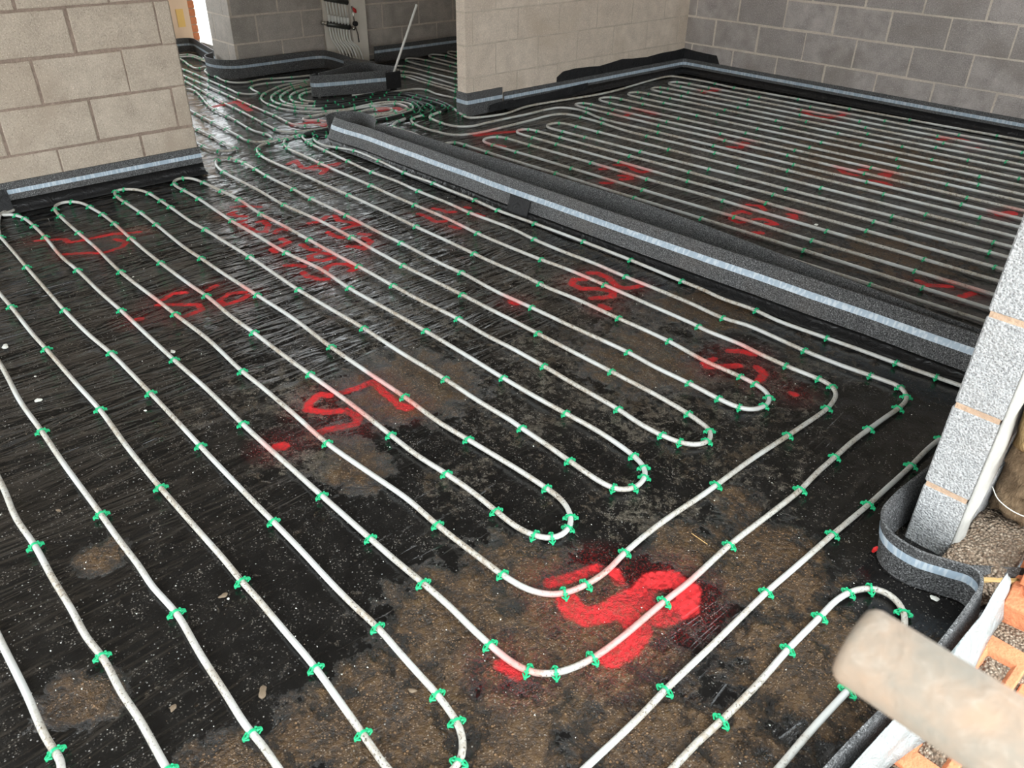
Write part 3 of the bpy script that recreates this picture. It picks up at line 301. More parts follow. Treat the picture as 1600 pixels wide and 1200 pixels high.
def floor_mat():
    m, nt, b = newmat('black_damp_membrane'); t = NT(nt); p = t.pos()
    paint = t.attr('paint'); mud = t.attr('mud'); dust = t.attr('dust'); wr = t.math('MULTIPLY', t.attr('wrinkle'), t.maprange(t.noise(p, 1.9, 2, .5), .35, .62, .35, 1.25))
    n1 = t.noise(p, 4.5, 5, .65); n2 = t.noise(p, 16, 6, .7, .4); n3 = t.noise(p, 70, 4, .7); n4 = t.noise(p, 190, 3, .7)
    wv = t.pos((3.2, .55, 1), (0, 0, .12)); w1 = t.noise(wv, 2.6, 2, .5, 2.2); w2 = t.noise(wv, 6.5, 2, .5, 1.6)
    crease = t.math('ABSOLUTE', t.math('SUBTRACT', w1, .5)); crease = t.maprange(crease, .0, .10, 1, 0)
    # mud film
    mm = t.math('ADD', mud, t.math('MULTIPLY', t.math('SUBTRACT', t.math('ADD', t.math('MULTIPLY', n1, .6), t.math('MULTIPLY', n2, .6)), .6), 2.2))
    mudm = t.maprange(mm, .46, .74)
    na = t.noise(p, 11, 6, .72, .8); nb = t.noise(p, 38, 5, .72, .5)
    dd = t.math('ADD', t.math('MULTIPLY', dust, .56), t.math('MULTIPLY', t.math('SUBTRACT', t.math('ADD', t.math('MULTIPLY', na, .7), t.math('MULTIPLY', nb, .7)), .70), 3.4))
    dustm = t.math('MULTIPLY', t.maprange(dd, .42, .78), t.maprange(n4, .38, .60, .25, 1.0))
    n5 = t.noise(p, 420, 3, .7)
    cell = t.new('ShaderNodeSeparateColor'); t.l.new(t.voro(p, 210, out='Color'), cell.inputs[0]); cd_ = t.voro(p, 210)
    grain = t.math('MULTIPLY', t.maprange(cell.outputs[0], .74, .80), t.maprange(cd_, .48, .30), clamp=True)
    cell2 = t.new('ShaderNodeSeparateColor'); t.l.new(t.voro(p, 95, out='Color'), cell2.inputs[0]); cd2 = t.voro(p, 95)
    grain2 = t.math('MULTIPLY', t.maprange(cell2.outputs[0], .86, .90), t.maprange(cd2, .36, .22), clamp=True)
    film = t.math('MULTIPLY', t.math('MULTIPLY', t.maprange(n5, .45, .72), t.math('SUBTRACT', 1.0, t.math('MULTIPLY', t.attr('clean'), .7))), t.maprange(t.math('ADD', n2, t.math('MULTIPLY', n1, .5)), .62, .95), clamp=True)
    col = t.mix(t.math('MULTIPLY', film, .55), (0.0060, 0.0056, 0.0055), (0.085, 0.078, 0.070))
    mv = t.math('ADD', t.math('MULTIPLY', n2, .6), t.math('MULTIPLY', n3, .5))
    mudc = t.ramp(mv, [(.42, (0.006, 0.0035, 0.002)), (.52, (0.032, 0.015, 0.004)), (.60, (0.075, 0.036, 0.009)), (.72, (0.13, 0.070, 0.022))])
    mudc = t.mix(t.maprange(n5, .5, .75, 0, .3), mudc, (0.15, 0.08, 0.035))
    mudc = t.mix(t.math('MULTIPLY', grain, .75), mudc, (0.36, 0.22, 0.12)); mudc = t.mix(grain2, mudc, (0.30, 0.17, 0.08))
    col = t.mix(t.math('MULTIPLY', mudm, .95), col, mudc)
    dv = t.math('ADD', t.math('MULTIPLY', n3, .6), t.math('MULTIPLY', n5, .55))
    dustc = t.ramp(dv, [(.44, (0.020, 0.015, 0.010)), (.57, (0.13, 0.105, 0.075)), (.70, (0.36, 0.31, 0.245))])
    dustc = t.mix(t.maprange(t.noise(p, 5.5, 3, .6), .46, .60), dustc, t.mix(n3, (0.020, 0.011, 0.004), (0.10, 0.058, 0.022)))
    dustc = t.mix(t.math('MULTIPLY', grain, .6), dustc, (0.42, 0.37, 0.29))
    col = t.mix(t.math('MULTIPLY', dustm, .80), col, dustc)
    col = t.mix(t.math('MULTIPLY', t.math('MULTIPLY', grain, t.maprange(n2, .48, .6)), .5), col, (0.30, 0.27, 0.23))
    # specks of white render and grit
    g1 = t.voro(p, 75); g2 = t.voro(p, 34); sel = t.noise(p, 2.2, 3); c1 = t.voro(p, 75, out='Color'); 
    sp = t.math('MULTIPLY', t.maprange(g1, .17, .10), t.maprange(t.noise(p, 24, 2), .50, .60), clamp=True)
    sp2 = t.math('MULTIPLY', t.maprange(g2, .085, .055), t.maprange(sel, .46, .54), clamp=True)
    sp = t.math('MAXIMUM', sp, sp2)
    sp = t.math('MULTIPLY', sp, t.attr('grit'))
    col = t.mix(t.math('MULTIPLY', sp, .8), col, (0.50, 0.47, 0.43))
    # spray paint
    pd = t.math('ADD', paint, t.math('MULTIPLY', t.math('SUBTRACT', t.math('ADD', t.math('MULTIPLY', n3, .55), t.math('MULTIPLY', n4, .45)), .5), .022))
    pm = t.math('MULTIPLY', t.maprange(pd, .004, -.004), t.maprange(t.math('ADD', n3, t.math('MULTIPLY', n2, .6)), .70, .92, 1, .45))
    halo = t.math('MULTIPLY', t.maprange(paint, .10, .0, 0, .28), t.maprange(n4, .45, .7))
    pm = t.math('MAXIMUM', pm, halo)
    col = t.mix(pm, col, (0.72, 0.020, 0.024))
    rough = t.mix(t.maprange(n1, .3, .7), .10, .24)
    rough = t.math('MULTIPLY', rough, t.math('SUBTRACT', 1.0, t.math('MULTIPLY', t.attr('clean'), .5))); dustm = t.math('MULTIPLY', dustm, t.math('SUBTRACT', 1.0, t.math('MULTIPLY', t.attr('clean'), .8))); rough = t.mix(dustm, rough, .5); rough = t.mix(mudm, rough, t.maprange(n2, .35, .65, .22, .5)); rough = t.mix(pm, rough, .8); 
    hw = t.math('ADD', t.math('MULTIPLY', w1, 1.6), t.math('ADD', t.math('MULTIPLY', w2, .42), t.math('MULTIPLY', crease, .10)))
    h = t.math('ADD', t.math('MULTIPLY', hw, wr), t.math('ADD', t.math('MULTIPLY', n2, .10), t.math('MULTIPLY', n3, .012)))
    h = t.math('ADD', h, t.math('MULTIPLY', t.math('MULTIPLY', mudm, t.math('ADD', n2, t.math('ADD', t.math('MULTIPLY', n3, .8), t.math('MULTIPLY', n4, .25)))), .55))
    h = t.math('ADD', h, t.math('MULTIPLY', t.math('ADD', grain, t.math('MULTIPLY', grain2, 2.0)), t.math('ADD', t.math('MULTIPLY', mudm, .10), .01)))
    h = t.math('ADD', h, t.math('MULTIPLY', t.math('MULTIPLY', dustm, n4), .06))
    h = t.math('ADD', h, t.math('MULTIPLY', sp, .10))
    t.setb(b, Base=col, Rough=rough, Spec=.55, Normal=t.bump(h, 1.0, .022)); return m
M['floor'] = floor_mat()
M['white'] = plain('white_plastic', (0.82, 0.81, 0.76), .4)
M['board'] = plain('pale_board', (0.80, 0.74, 0.65), .7, scale=12)
M['dkmetal'] = plain('dark_manifold_metal', (0.10, 0.10, 0.09), .4, .6)
M['chrome'] = plain('chromed_brass', (0.70, 0.68, 0.64), .22, 1.0)
M['black'] = plain('black_plastic', (0.012, 0.012, 0.013), .45)
M['red'] = plain('red_plastic', (0.55, 0.02, 0.02), .4)
M['brick'] = plain('orange_clay_brick', (0.62, 0.22, 0.10), .9, vary=.35, scale=28, bump=.01)
M['rubble'] = None
M['ply'] = plain('pale_insulation_panel', (0.78, 0.58, 0.42), .7, vary=.08, scale=6)
M['ochre'] = plain('ochre_label', (0.80, 0.52, 0.16), .6, vary=.05)
M['chip'] = plain('white_plaster', (0.78, 0.77, 0.70), .8)
M['stone'] = plain('brown_stone', (0.20, 0.145, 0.095), .6, vary=.3, scale=60)
M['wood'] = plain('dry_straw', (0.55, 0.36, 0.14), .6)
M['ceil'] = plain('concrete_soffit', (0.34, 0.32, 0.30), .9, bump=.004)
M['outside'] = plain('pale_yard', (0.50, 0.47, 0.42), .9)
M['plaster'] = plain('timber_deck_soffit', (0.30, 0.27, 0.23), .9)
M['smear'] = plain('white_mortar_smear', (0.40, 0.39, 0.36), .85, vary=.25, scale=40, bump=.004)
M['render'] = plain('off_white_render', (0.74, 0.73, 0.70), .8)

def tubemat():
    m, nt, b = newmat('mortar_splashed_steel'); t = NT(nt); p = t.pos()
    n = t.noise(p, 26, 4, .6); n2 = t.noise(p, 60, 4, .6, .5)
    c = t.mix(t.maprange(n, .35, .65), (0.25, 0.22, 0.18), (0.36, 0.255, 0.18)); c = t.mix(t.maprange(n2, .55, .7, 0, .6), c, (0.40, 0.34, 0.28)); c = t.mix(t.maprange(n2, .33, .28, 0, .6), c, (0.30, 0.22, 0.17))
    t.setb(b, Base=c, Rough=.8, Normal=t.bump(n2, .5, .004)); return m
M['tube'] = tubemat()

def woolmat(name, a, bb):
    m, nt, b = newmat(name); t = NT(nt); p = t.pos((1, 1, .35), (.6, .3, .2))
    n = t.noise(p, 120, 5, .7, 1.2); n2 = t.noise(p, 14, 3, .6, .8)
    c = t.mix(t.maprange(n, .3, .7), a, bb); c = t.mix(t.maprange(n2, .5, .75, 0, .5), c, tuple(x * .5 for x in a))
    t.setb(b, Base=c, Rough=1.0, Normal=t.bump(t.math('ADD', n, n2), 1.0, .02)); return m
M['wool_y'] = woolmat('golden_mineral_wool', (0.55, 0.33, 0.12), (0.85, 0.62, 0.32))
M['wool_b'] = woolmat('brown_mineral_wool', (0.20, 0.125, 0.065), (0.46, 0.32, 0.19))
def rubblemat():
    m, nt, b = newmat('mortar_rubble'); t = NT(nt); p = t.pos()
    v = t.voro(p, 120, out='Color'); vd = t.voro(p, 120); n = t.noise(p, 30, 4)
    sx = t.new('ShaderNodeSeparateColor'); t.l.new(v, sx.inputs[0])
    c = t.mix(sx.outputs[0], (0.24, 0.155, 0.10), (0.62, 0.50, 0.38)); c = t.mix(t.maprange(vd, .3, .6, 0, .6), c, (0.12, 0.08, 0.05))
    c = t.mix(t.maprange(n, .5, .7, 0, .5), c, (0.50, 0.36, 0.24))
    t.setb(b, Base=c, Rough=.95, Normal=t.bump(t.math('ADD', t.math('MULTIPLY', vd, -1.5), n), 1.0, .012)); return m
M['rubble'] = rubblemat()

# ------------------------------------------------------------------ floor (black membrane over the slab)
def seg_dist(X, Y, pts):
    d = np.full(X.shape, 9.0)
    for (ax, ay), (bx, by) in zip(pts[:-1], pts[1:]):
        dx, dy = bx - ax, by - ay; L = dx * dx + dy * dy + 1e-9
        t = np.clip(((X - ax) * dx + (Y - ay) * dy) / L, 0, 1)
        d = np.minimum(d, np.hypot(X - ax - t * dx, Y - ay - t * dy))
    return d
def vnoise(X, Y, sc, seed):
    r = np.random.default_rng(seed); G_ = r.random((256, 256))
    x = X * sc + 100; y = Y * sc + 100; xi = np.floor(x).astype(int); yi = np.floor(y).astype(int)
    fx = x - xi; fy = y - yi; fx = fx * fx * (3 - 2 * fx); fy = fy * fy * (3 - 2 * fy)
    g_ = lambda a, b: G_[a % 256, b % 256]
    return (g_(xi, yi) * (1 - fx) + g_(xi + 1, yi) * fx) * (1 - fy) + (g_(xi, yi + 1) * (1 - fx) + g_(xi + 1, yi + 1) * fx) * fy
xs = np.concatenate([np.arange(-9.0, -7.3, .04), np.arange(-7.3, -4.95, .018), np.arange(-4.95, -0.16, .0115), [-0.15]])
ys = np.concatenate([np.arange(-1.9, -0.6, .1), np.arange(-0.6, 3.3, .0115), np.arange(3.3, 6.66, .016)])
GX, GY = np.meshgrid(xs, ys); nx, ny = len(xs), len(ys)
wrk = 1.9 * np.clip((GX * -1 - 1.6) / 2.0, 0, 1) * (1 - .86 * np.clip((-GX - 4.3) / .9, 0, 1)) * np.clip((GY + .6) / 1.2, .25, 1)
wrk = np.maximum(wrk, .10 + .25 * vnoise(GX, GY, 1.3, 5))
Z = -0.0030 * vnoise(GX * 3.0, GY * .7, 5, 1) - .0022 * vnoise(GX, GY, 17, 2) * 1.0 - .0012 * vnoise(GX, GY, 43, 9)
mudA = np.zeros_like(GX); dustA = np.zeros_like(GX)
for x, y, r in MUD: mudA = np.maximum(mudA, np.exp(-(((GX - x) ** 2 + (GY - y) ** 2) / r ** 2)))
for x, y, r in DUST: dustA = np.maximum(dustA, np.exp(-(((GX - x) ** 2 + (GY - y) ** 2) / r ** 2)))
paintA = np.full(GX.shape, .2)
for r, pts in PAINT:
    a = np.array(pts); bb = .15
    i0, i1 = np.searchsorted(xs, a[:, 0].min() - bb), np.searchsorted(xs, a[:, 0].max() + bb)
    j0, j1 = np.searchsorted(ys, a[:, 1].min() - bb), np.searchsorted(ys, a[:, 1].max() + bb)
    sl = (slice(j0, j1), slice(i0, i1))
    paintA[sl] = np.minimum(paintA[sl], seg_dist(GX[sl], GY[sl], pts) - r)
V = np.stack([GX.ravel(), GY.ravel(), Z.ravel()], 1)
idx = np.arange(nx * ny).reshape(ny, nx)
Fq = np.stack([idx[:-1, :-1], idx[:-1, 1:], idx[1:, 1:], idx[1:, :-1]], -1).reshape(-1, 4)
me = bpy.data.meshes.new('floor')
me.vertices.add(len(V)); me.vertices.foreach_set('co', V.ravel())
me.loops.add(Fq.size); me.loops.foreach_set('vertex_index', Fq.ravel().astype(np.int32))
me.polygons.add(len(Fq)); me.polygons.foreach_set('loop_start', (np.arange(len(Fq)) * 4).astype(np.int32))
me.polygons.foreach_set('use_smooth', np.ones(len(Fq), dtype=bool))
me.update(calc_edges=True); me.validate()
cleanA = np.clip((-GX - 3.4) / 1.6, 0, 1)
gritA = np.clip(1.15 - .8 * np.abs(vnoise(GX, GY, 1.6, 21)), .2, 1)
for nm, arr in (('paint', paintA), ('mud', mudA), ('dust', dustA), ('wrinkle', wrk), ('grit', gritA), ('clean', cleanA)):
    at = me.attributes.new(nm, 'FLOAT', 'POINT'); at.data.foreach_set('value', arr.ravel().astype(np.float32))
me.materials.append(M['floor'])
floor = bpy.data.objects.new('floor', me); COL.objects.link(floor); struct(floor)
mb = MB(); mb.box(-9.0, -0.17, -1.95, 6.8, -0.20, -0.012); slab = struct(mb.build('floor', M['ceil']))

# ------------------------------------------------------------------ block walls
ZJ = [-0.18, 0.045, 0.270, 0.497, 0.722, 0.947, 1.172, 1.397, 1.622, 1.847, 2.072, 2.297, 2.45]
def block_wall(name, fixed, axis, facing, a0, a1, ref, thick, bm_, mm_, zj=ZJ, mort=.010, depth=.0045, ztop=2.4, other=True, jit=.0025, ends=None, hole=None):
    """axis 'y': plane x=fixed, runs along y; 'x': plane y=fixed. facing +-1. ref: a perpend position for the row z .27-.497"""
    V = []; F = []; T = []; MI = []
    def P(a, d, z): return (fixed + facing * d, a, z) if axis == 'y' else (a, fixed + facing * d, z)
    flip = (axis == 'y') != (facing > 0)
    def face(q): F.append(q if not flip else q[::-1])
    # mortar body
    parts = [(a0, a1, -.02, ztop)]
    if hole: h0, h1, hz0, hz1 = hole; parts = [(a0, h0, -.02, ztop), (h1, a1, -.02, ztop), (h0, h1, -.02, hz0), (h0, h1, hz1, ztop)]
    for pa, pb, pz0, pz1 in parts:
        b = len(V); V.extend([P(a, d, z) for d in (-thick, -depth) for z in (pz0, pz1) for a in (pa, pb)]); T.extend([.5] * 8)
        for q in ((4, 5, 7, 6), (0, 2, 3, 1), (0, 1, 5, 4), (2, 6, 7, 3), (0, 4, 6, 2), (1, 3, 7, 5)): face(tuple(b + i for i in q)); MI.append(1)
    L = .4505
    def block(aa, ab, za, zb, front=True):
        j = lambda: rng.uniform(-jit, jit)
        t = rng.random()
        h = mort / 2
        A0, A1, Z0, Z1 = aa + h + j(), ab - h + j(), za + h + j(), zb - h + j()
        if aa <= a0 + 1e-6: A0 = a0
        if ab >= a1 - 1e-6: A1 = a1
        if A1 - A0 < .02: return
        c = .004; b = len(V)
        n = max(2, int((A1 - A0) / .05)); k = 4
        dd = rng.uniform(-.25 * depth, .0006)
        # ragged outline ring, front grid corners
        per = []
        for i in range(n): per.append((A0 + (A1 - A0) * i / n, Z0))
        for i in range(k): per.append((A1, Z0 + (Z1 - Z0) * i / k))
        for i in range(n): per.append((A1 - (A1 - A0) * i / n, Z1))
        for i in range(k): per.append((A0, Z1 - (Z1 - Z0) * i / k))
        cx, cz = (A0 + A1) / 2, (Z0 + Z1) / 2; m = len(per)
        for ring, (ins, d) in enumerate(((0, -depth - .001), (0, -.45 * depth), (c, dd))):
            for a, z in per:
                r1, r2 = (rng.uniform(-.0014, .0014), rng.uniform(-.0014, .0014))
                aa_ = a + (ins if a < cx else -ins) * (abs(a - cx) > (A1 - A0) / 2 - 1e-4) + r1 * (a not in (a0, a1))
                zz_ = z + (ins if z < cz else -ins) * (abs(z - cz) > (Z1 - Z0) / 2 - 1e-4) + r2
                V.append(P(aa_, d, zz_)); T.append(t)
        for r in (0, 1):
            for i in range(m):
                i2 = (i + 1) % m; face((b + r * m + i, b + r * m + i2, b + (r + 1) * m + i2, b + (r + 1) * m + i)); MI.append(0)
        face(tuple(b + 2 * m + i for i in range(m))); MI.append(0)
    for ri in range(len(zj) - 1):
        za, zb = zj[ri], min(zj[ri + 1], ztop)
        if za >= ztop: break
        off = ref + (0 if ri % 2 == 0 else L / 2)
        k0 = math.floor((a0 - off) / L)
        a = off + k0 * L
        while a < a1:
            if not (hole and za >= hole[2] - .01 and zb <= hole[3] + .01 and a + L > hole[0] and a < hole[1]): block(max(a, a0), min(a + L, a1), za, zb)
            a += L
    # block outlines on the ends of the wall
    if ends:
        for e in ends:
            sgn = -1 if e == a0 else 1
            for ri in range(len(zj) - 1):
                za, zb = zj[ri] + mort / 2, min(zj[ri + 1], ztop) - mort / 2
                if zb <= za: continue
                b = len(V); t = rng.random(); m = .004
                V.extend([P(e + sgn * dd_, -thick + .0 + s_, z) for dd_, s_, z in ((0, 0, za), (0, thick, za), (0, thick, zb), (0, 0, zb), (m, .004, za + .004), (m, thick - .004, za + .004), (m, thick - .004, zb - .004), (m, .004, zb - .004))]); T.extend([t] * 8)
                qs = [(4, 5, 6, 7), (0, 1, 5, 4), (1, 2, 6, 5), (2, 3, 7, 6), (3, 0, 4, 7)]
                for q in qs:
                    q = tuple(b + i for i in q); F.append(q if (sgn * facing > 0) == (axis == 'x') else q[::-1]); MI.append(0)
    o = mesh_obj(name, V, F, mats=[bm_, mm_], midx=MI)
    at = o.data.attributes.new('tone', 'FLOAT', 'POINT'); at.data.foreach_set('value', np.array(T, dtype=np.float32))
    return struct(o)

block_wall('wall_left', -4.79, 'y', 1, -1.85, 1.853, 0.87, .10, M['block_warm'], M['mortar_pink'], mort=.013, jit=.004, ends=[1.853])
block_wall('wall_center', -4.79, 'y', 1, 3.96, 6.65, 4.26, .10, M['block_cream'], M['mortar_cream'], mort=.009, jit=.001, ends=[3.96], depth=.0022)
block_wall('wall_back', 6.65, 'x', -1, -4.86, -0.30, -4.48, .10, M['block_grey'], M['mortar_pale'], depth=.0012, mort=.016, jit=.0035)
block_wall('wall_manifold', -7.19, 'y', 1, 3.29, 6.65, 3.53, .30, M['block_mid'], M['mortar_pale'], ends=None, depth=.0014, mort=.015, hole=(3.53, 5.332, .722, 2.297))
block_wall('wall_manifold_end', 3.288, 'x', -1, -7.64, -7.192, -7.64 + .10, .24, M['block_mid'], M['mortar_pale'], depth=.0022)
block_wall('wall_manifold_back', 6.65, 'x', -1, -7.19, -4.89, -5.0, .10, M['block_mid'], M['mortar_pale'])
# right wall, inner leaf beyond the opening: its end is the pier beside the camera
mb = MB()
zp = [-0.06, 0.188, 0.435, 0.685, 0.932, 1.18, 1.43, 1.68, 1.93, 2.18, 2.4]
mb.box(-0.440, -0.337, 1.904, 6.65, -0.02, .93, 1); mb.box(-0.440, -0.337, 1.904, 3.5, .93, 2.4, 1); mb.box(-0.440, -0.337, 6.35, 6.65, .93, 2.4, 1); mb.box(-0.440, -0.337, 3.5, 6.35, 2.3, 2.4, 1)
for za, zb in zip(zp[:-1], zp[1:]):
    y = 1.90
    while y < 6.6:
        y2 = min(y + .445, 6.65)
        if za > .9 and y2 > 2.9: y = y2; continue
        n = 10 if y < 2 else 2
        mb.cbox((-0.3885 + rng.uniform(-.002, .002), (y + y2) / 2, (za + zb) / 2), .113, y2 - y - .004, zb - za - .011, bev=.004)
        y = y2
pier = struct(mb.build('wall_right', [M['pier'], M['mortar_tan']]))
# front wall, outer ends, ceiling
mb = MB(); mb.box(-9.1, -4.79, -1.95, -1.85, 0, 2.4); mb.box(-4.79, -0.02, -1.95, -1.85, 2.3, 2.4); mb.box(-.45, -.02, -1.95, -1.85, 0, 2.4); struct(mb.build('wall_front', M['block_warm']))
mb = MB(); mb.box(-9.1, 0.02, -1.95, 6.85, 2.4, 2.6); struct(mb.build('ceiling', M['plaster']))

# ------------------------------------------------------------------ doorway at the far left
mb = MB(); mb.box(-8.98, -8.71, 3.46, 3.56, -0.02, 2.4); mb.box(-8.98, -8.71, -1.95, -1.5, -.02, 2.4); mb.box(-8.98, -8.71, -1.5, 3.46, -.02, .55); mb.box(-8.98, -8.71, -1.5, 3.46, 2.3, 2.4); struct(mb.build('wall_far', M['ply']))
lab = tag((lambda m: (m.box(-8.712, -8.706, 3.425, 3.50, 0.235, 0.40), m.build('panel_label', M['ochre']))[1])(MB()), 'ochre rectangular label on the pale panel by the far doorway', 'label')
mb = MB()
z = .10
while z < 2.3:
    mb.cbox((-8.82, 3.595, z + .0325), .215, .065, .065, bev=.003); z += .075
mb2 = MB(); mb2.box(-8.92, -8.72, 3.565, 3.622, -.1, 2.4)
br = struct(mb2.build('trim_1', M['mortar_tan']))
o = mb.build('brick_reveal', M['brick']); tag(o, 'orange brick reveal at the left side of the far doorway', 'brickwork')
mb = MB(); mb.box(-8.72, -7.65, 3.63, 3.80, -.05, .075); struct(mb.build('trim_2', M['render']))
mb = MB(); mb.box(-8.72, -7.65, 3.53, 3.80, 2.25, 2.4); struct(mb.build('trim_3', M['render']))
mb = MB(); mb.box(-30, 30, 6.9, 30, -.3, -.2); mb.box(-30, -9.1, -20, 6.9, -.3, -.2); mb.box(-9.1, 30, -20, -1.96, -.3, -.2); mb.box(.36, 30, -1.96, 6.9, -.3, -.2); struct(mb.build('floor', M['outside']))
mb = MB(); mb.box(-9.0, -7.52, 3.82, 6.9, -.3, -.2); struct(mb.build('floor', M['outside']))

# ------------------------------------------------------------------ foam edging strips
def offset_path(P, off):
    T = np.gradient(P, axis=0); T /= np.linalg.norm(T, axis=1)[:, None] + 1e-12
    Nn = np.stack([-T[:, 1], T[:, 0]], 1)
    return P + Nn * np.asarray(off).reshape(-1, 1) if np.ndim(off) else P + Nn * off
def sweep(P2, prof, side, close=True):
    """prof: list of (offset, z) closed polygon; side +1: offset to the left of the path"""
    V = []; n = len(prof)
    cols = [offset_path(P2, side * a) for a, z in prof]
    for i in range(len(P2)):
        for k, (a, z) in enumerate(prof):
            zz = z(i / (len(P2) - 1)) if callable(z) else z
            V.append((cols[k][i, 0], cols[k][i, 1], zz))
    F = []
    kk = n if close else n - 1
    for i in range(len(P2) - 1):
        for k in range(kk):
            q = (i * n + k, i * n + (k + 1) % n, (i + 1) * n + (k + 1) % n, (i + 1) * n + k)
            F.append(q if side < 0 else q[::-1])
    if close: F += [tuple(range(n)), tuple((len(P2) - 1) * n + k for k in range(n))[::-1]]
    return V, F
def foam_strip(pts, side, label, lean=.0, h=.148, zb=(.080, .114), skirt=True, t=.008, wav=.002, step=.03, kick=.0, band=True, group=None, seed=0, curved=True):
    """pts: line of the foot on the floor; side: which side of the path the visible face looks to; lean>0 tips the top away from that side"""
    P = np.array(pts, float)
    P = resample(catmull(P, .01), step) if curved else resample(P, step)
    r = np.random.default_rng(seed + 3)
    if wav:
        w = np.interp(np.arange(len(P)), np.arange(0, len(P) + 8, 8), r.normal(0, 1, len(np.arange(0, len(P) + 8, 8)))) * wav
        P = offset_path(P, w)
    o_ = lambda z: -lean * (z / h) ** 1.3 + kick * max(0, 1 - z / .05) ** 2
    zs = [0.001, .02, .045, .08, .115, h]
    prof = [(o_(z) , z) for z in zs] + [(o_(z) - t, z) for z in zs[::-1]]
    zb = (zb[0] + .003, zb[1] - .003)
    root = thing('foam_strip', label, 'edging foam', (P[len(P) // 2][0], P[len(P) // 2][1], 0), group)
    loc = np.array([root.location.x, root.location.y]); PP = P - loc
    V, F = sweep(PP, prof, side); mesh_obj('foam_core', V, F, M['foam'], root, smooth=False)
    if band:
        a, b = zb; e = .0012
        V, F = sweep(PP, [(o_(a) + e, a), (o_((a + b) / 2) + e * 1.2, (a + b) / 2), (o_(b) + e, b), (o_(b) + .0002, b), (o_(a) + .0002, a)], side)
        mesh_obj('tape_band', V, F, M['band'], root)
    if skirt:
        w = float(skirt)
        sk = .030 if band and seed == 5 else .055
        prof = [(o_(sk) + .0015, sk), (o_(.02) + .004, .020), (o_(0) + .010, .008), (o_(0) + w, .0035), (o_(0) + w, .0015), (o_(0) + .0, .0015)]
        V, F = sweep(PP, prof, side); mesh_obj('film_skirt', V, F, M['film'], root, smooth=True)
    return root

E_ = .008
foam_strip([(-4.768, -1.8), (-4.768, .745)], -1, 'charcoal foam strip with blue tape at the foot of the left wall, nearer the camera', lean=.008, h=.142, kick=.012, skirt=.05, seed=1, curved=False)
foam_strip([(-4.766, .775), (-4.764, 1.30), (-4.760, 1.86)], -1, 'charcoal foam strip with blue tape along the left wall up to its free end', lean=.012, h=.146, zb=(.084, .112), kick=.012, skirt=.045, seed=2, curved=False)
foam_strip([(-4.905, 4.02), (-4.905, 3.958), (-4.898, 3.950), (-4.782, 3.948), (-4.770, 3.954), (-4.768, 4.05), (-4.768, 4.31)], -1, 'charcoal foam strip wrapped round the end of the cream block wall', lean=.002, h=.170, zb=(.085, .118), skirt=False, wav=0, step=.012, seed=3, curved=False)
foam_strip([(-4.765, 4.33), (-4.765, 6.60), (-4.755, 6.625), (-4.73, 6.632), (-0.47, 6.632)], -1, 'long charcoal foam strip with blue tape running round the corner to the back wall', lean=.008, h=.128, zb=(.072, .102), kick=.008, skirt=.03, wav=.001, step=.03, seed=4, curved=False)
foam_strip([(-0.10, 2.878), (-0.70, 2.868), (-1.78, 2.838), (-2.9, 2.808), (-3.60, 2.800), (-4.45, 2.792), (-4.70, 2.772), (-4.84, 2.775), (-4.885, 2.80)], 1, 'long speckled foam upstand with blue tape dividing the two pipe fields', lean=.060, h=.158, zb=(.085, .116), kick=.008, skirt=.05, wav=.003, seed=5)
foam_strip([(-0.10, 2.985), (-0.75, 2.982), (-1.3, 3.025), (-2.35, 3.095), (-3.2, 3.06), (-3.8, 3.02), (-4.40, 2.985), (-4.52, 2.93), (-4.56, 2.96), (-4.62, 3.01), (-4.75, 3.055), (-4.88, 3.045), (-4.955, 2.98), (-4.965, 2.90), (-4.935, 2.845)], -1, 'plain dark foam strip standing behind the dividing upstand and curling round its end', lean=-.02, h=.150, skirt=False, band=False, wav=.002, seed=6)
foam_strip([(-0.462, 2.6), (-0.464, 2.1), (-0.474, 1.85), (-0.462, 1.775), (-0.425, 1.738), (-0.36, 1.728), (-0.29, 1.752), (-0.245, 1.768), (-0.212, 1.755), (-0.192, 1.715), (-0.186, 1.64), (-0.186, 1.33), (-0.204, 1.04), (-0.215, .6), (-0.22, -1.8)], -1, 'curling charcoal foam strip with blue tape round the foot of the speckled pier', lean=-.022, h=.132, zb=(.070, .104), skirt=False, wav=0, step=.012, seed=7)
foam_strip([(-7.62, 3.26), (-7.52, 3.14), (-7.36, 3.11), (-7.20, 3.17), (-7.13, 3.27), (-7.12, 3.50), (-7.115, 4.02), (-7.08, 4.10), (-6.98, 4.125), (-6.80, 4.12), (-6.62, 4.11)], -1, 'charcoal foam strip with blue tape curling round the grey block column', lean=.0, h=.158, zb=(.083, .112), skirt=False, wav=0, step=.02, seed=8)
foam_strip([(-6.985, 4.62), (-6.985, 6.64)], -1, 'dark foam strip along the shaded wall behind the leaning white conduit', lean=.0, h=.150, zb=(.085, .115), skirt=False, seed=9, curved=False)
foam_strip([(-8.69, 0.5), (-8.69, 3.44), (-8.66, 3.49), (-8.60, 3.505), (-7.80, 3.36), (-7.64, 3.33)], -1, 'weathered foam strip below the far doorway and pale panel', lean=.0, h=.135, zb=(.060, .085), skirt=False, wav=0, seed=10, curved=False)
isl = foam_strip([(-6.155, 3.47), (-6.13, 3.41), (-6.10, 3.395), (-6.07, 3.42), (-5.905, 3.96), (-5.885, 4.02)], -1, 'short charcoal foam upstand with blue tape in front of the pipe manifold', lean=.0, h=.165, zb=(.075, .110), skirt=False, wav=0, step=.02, seed=11)
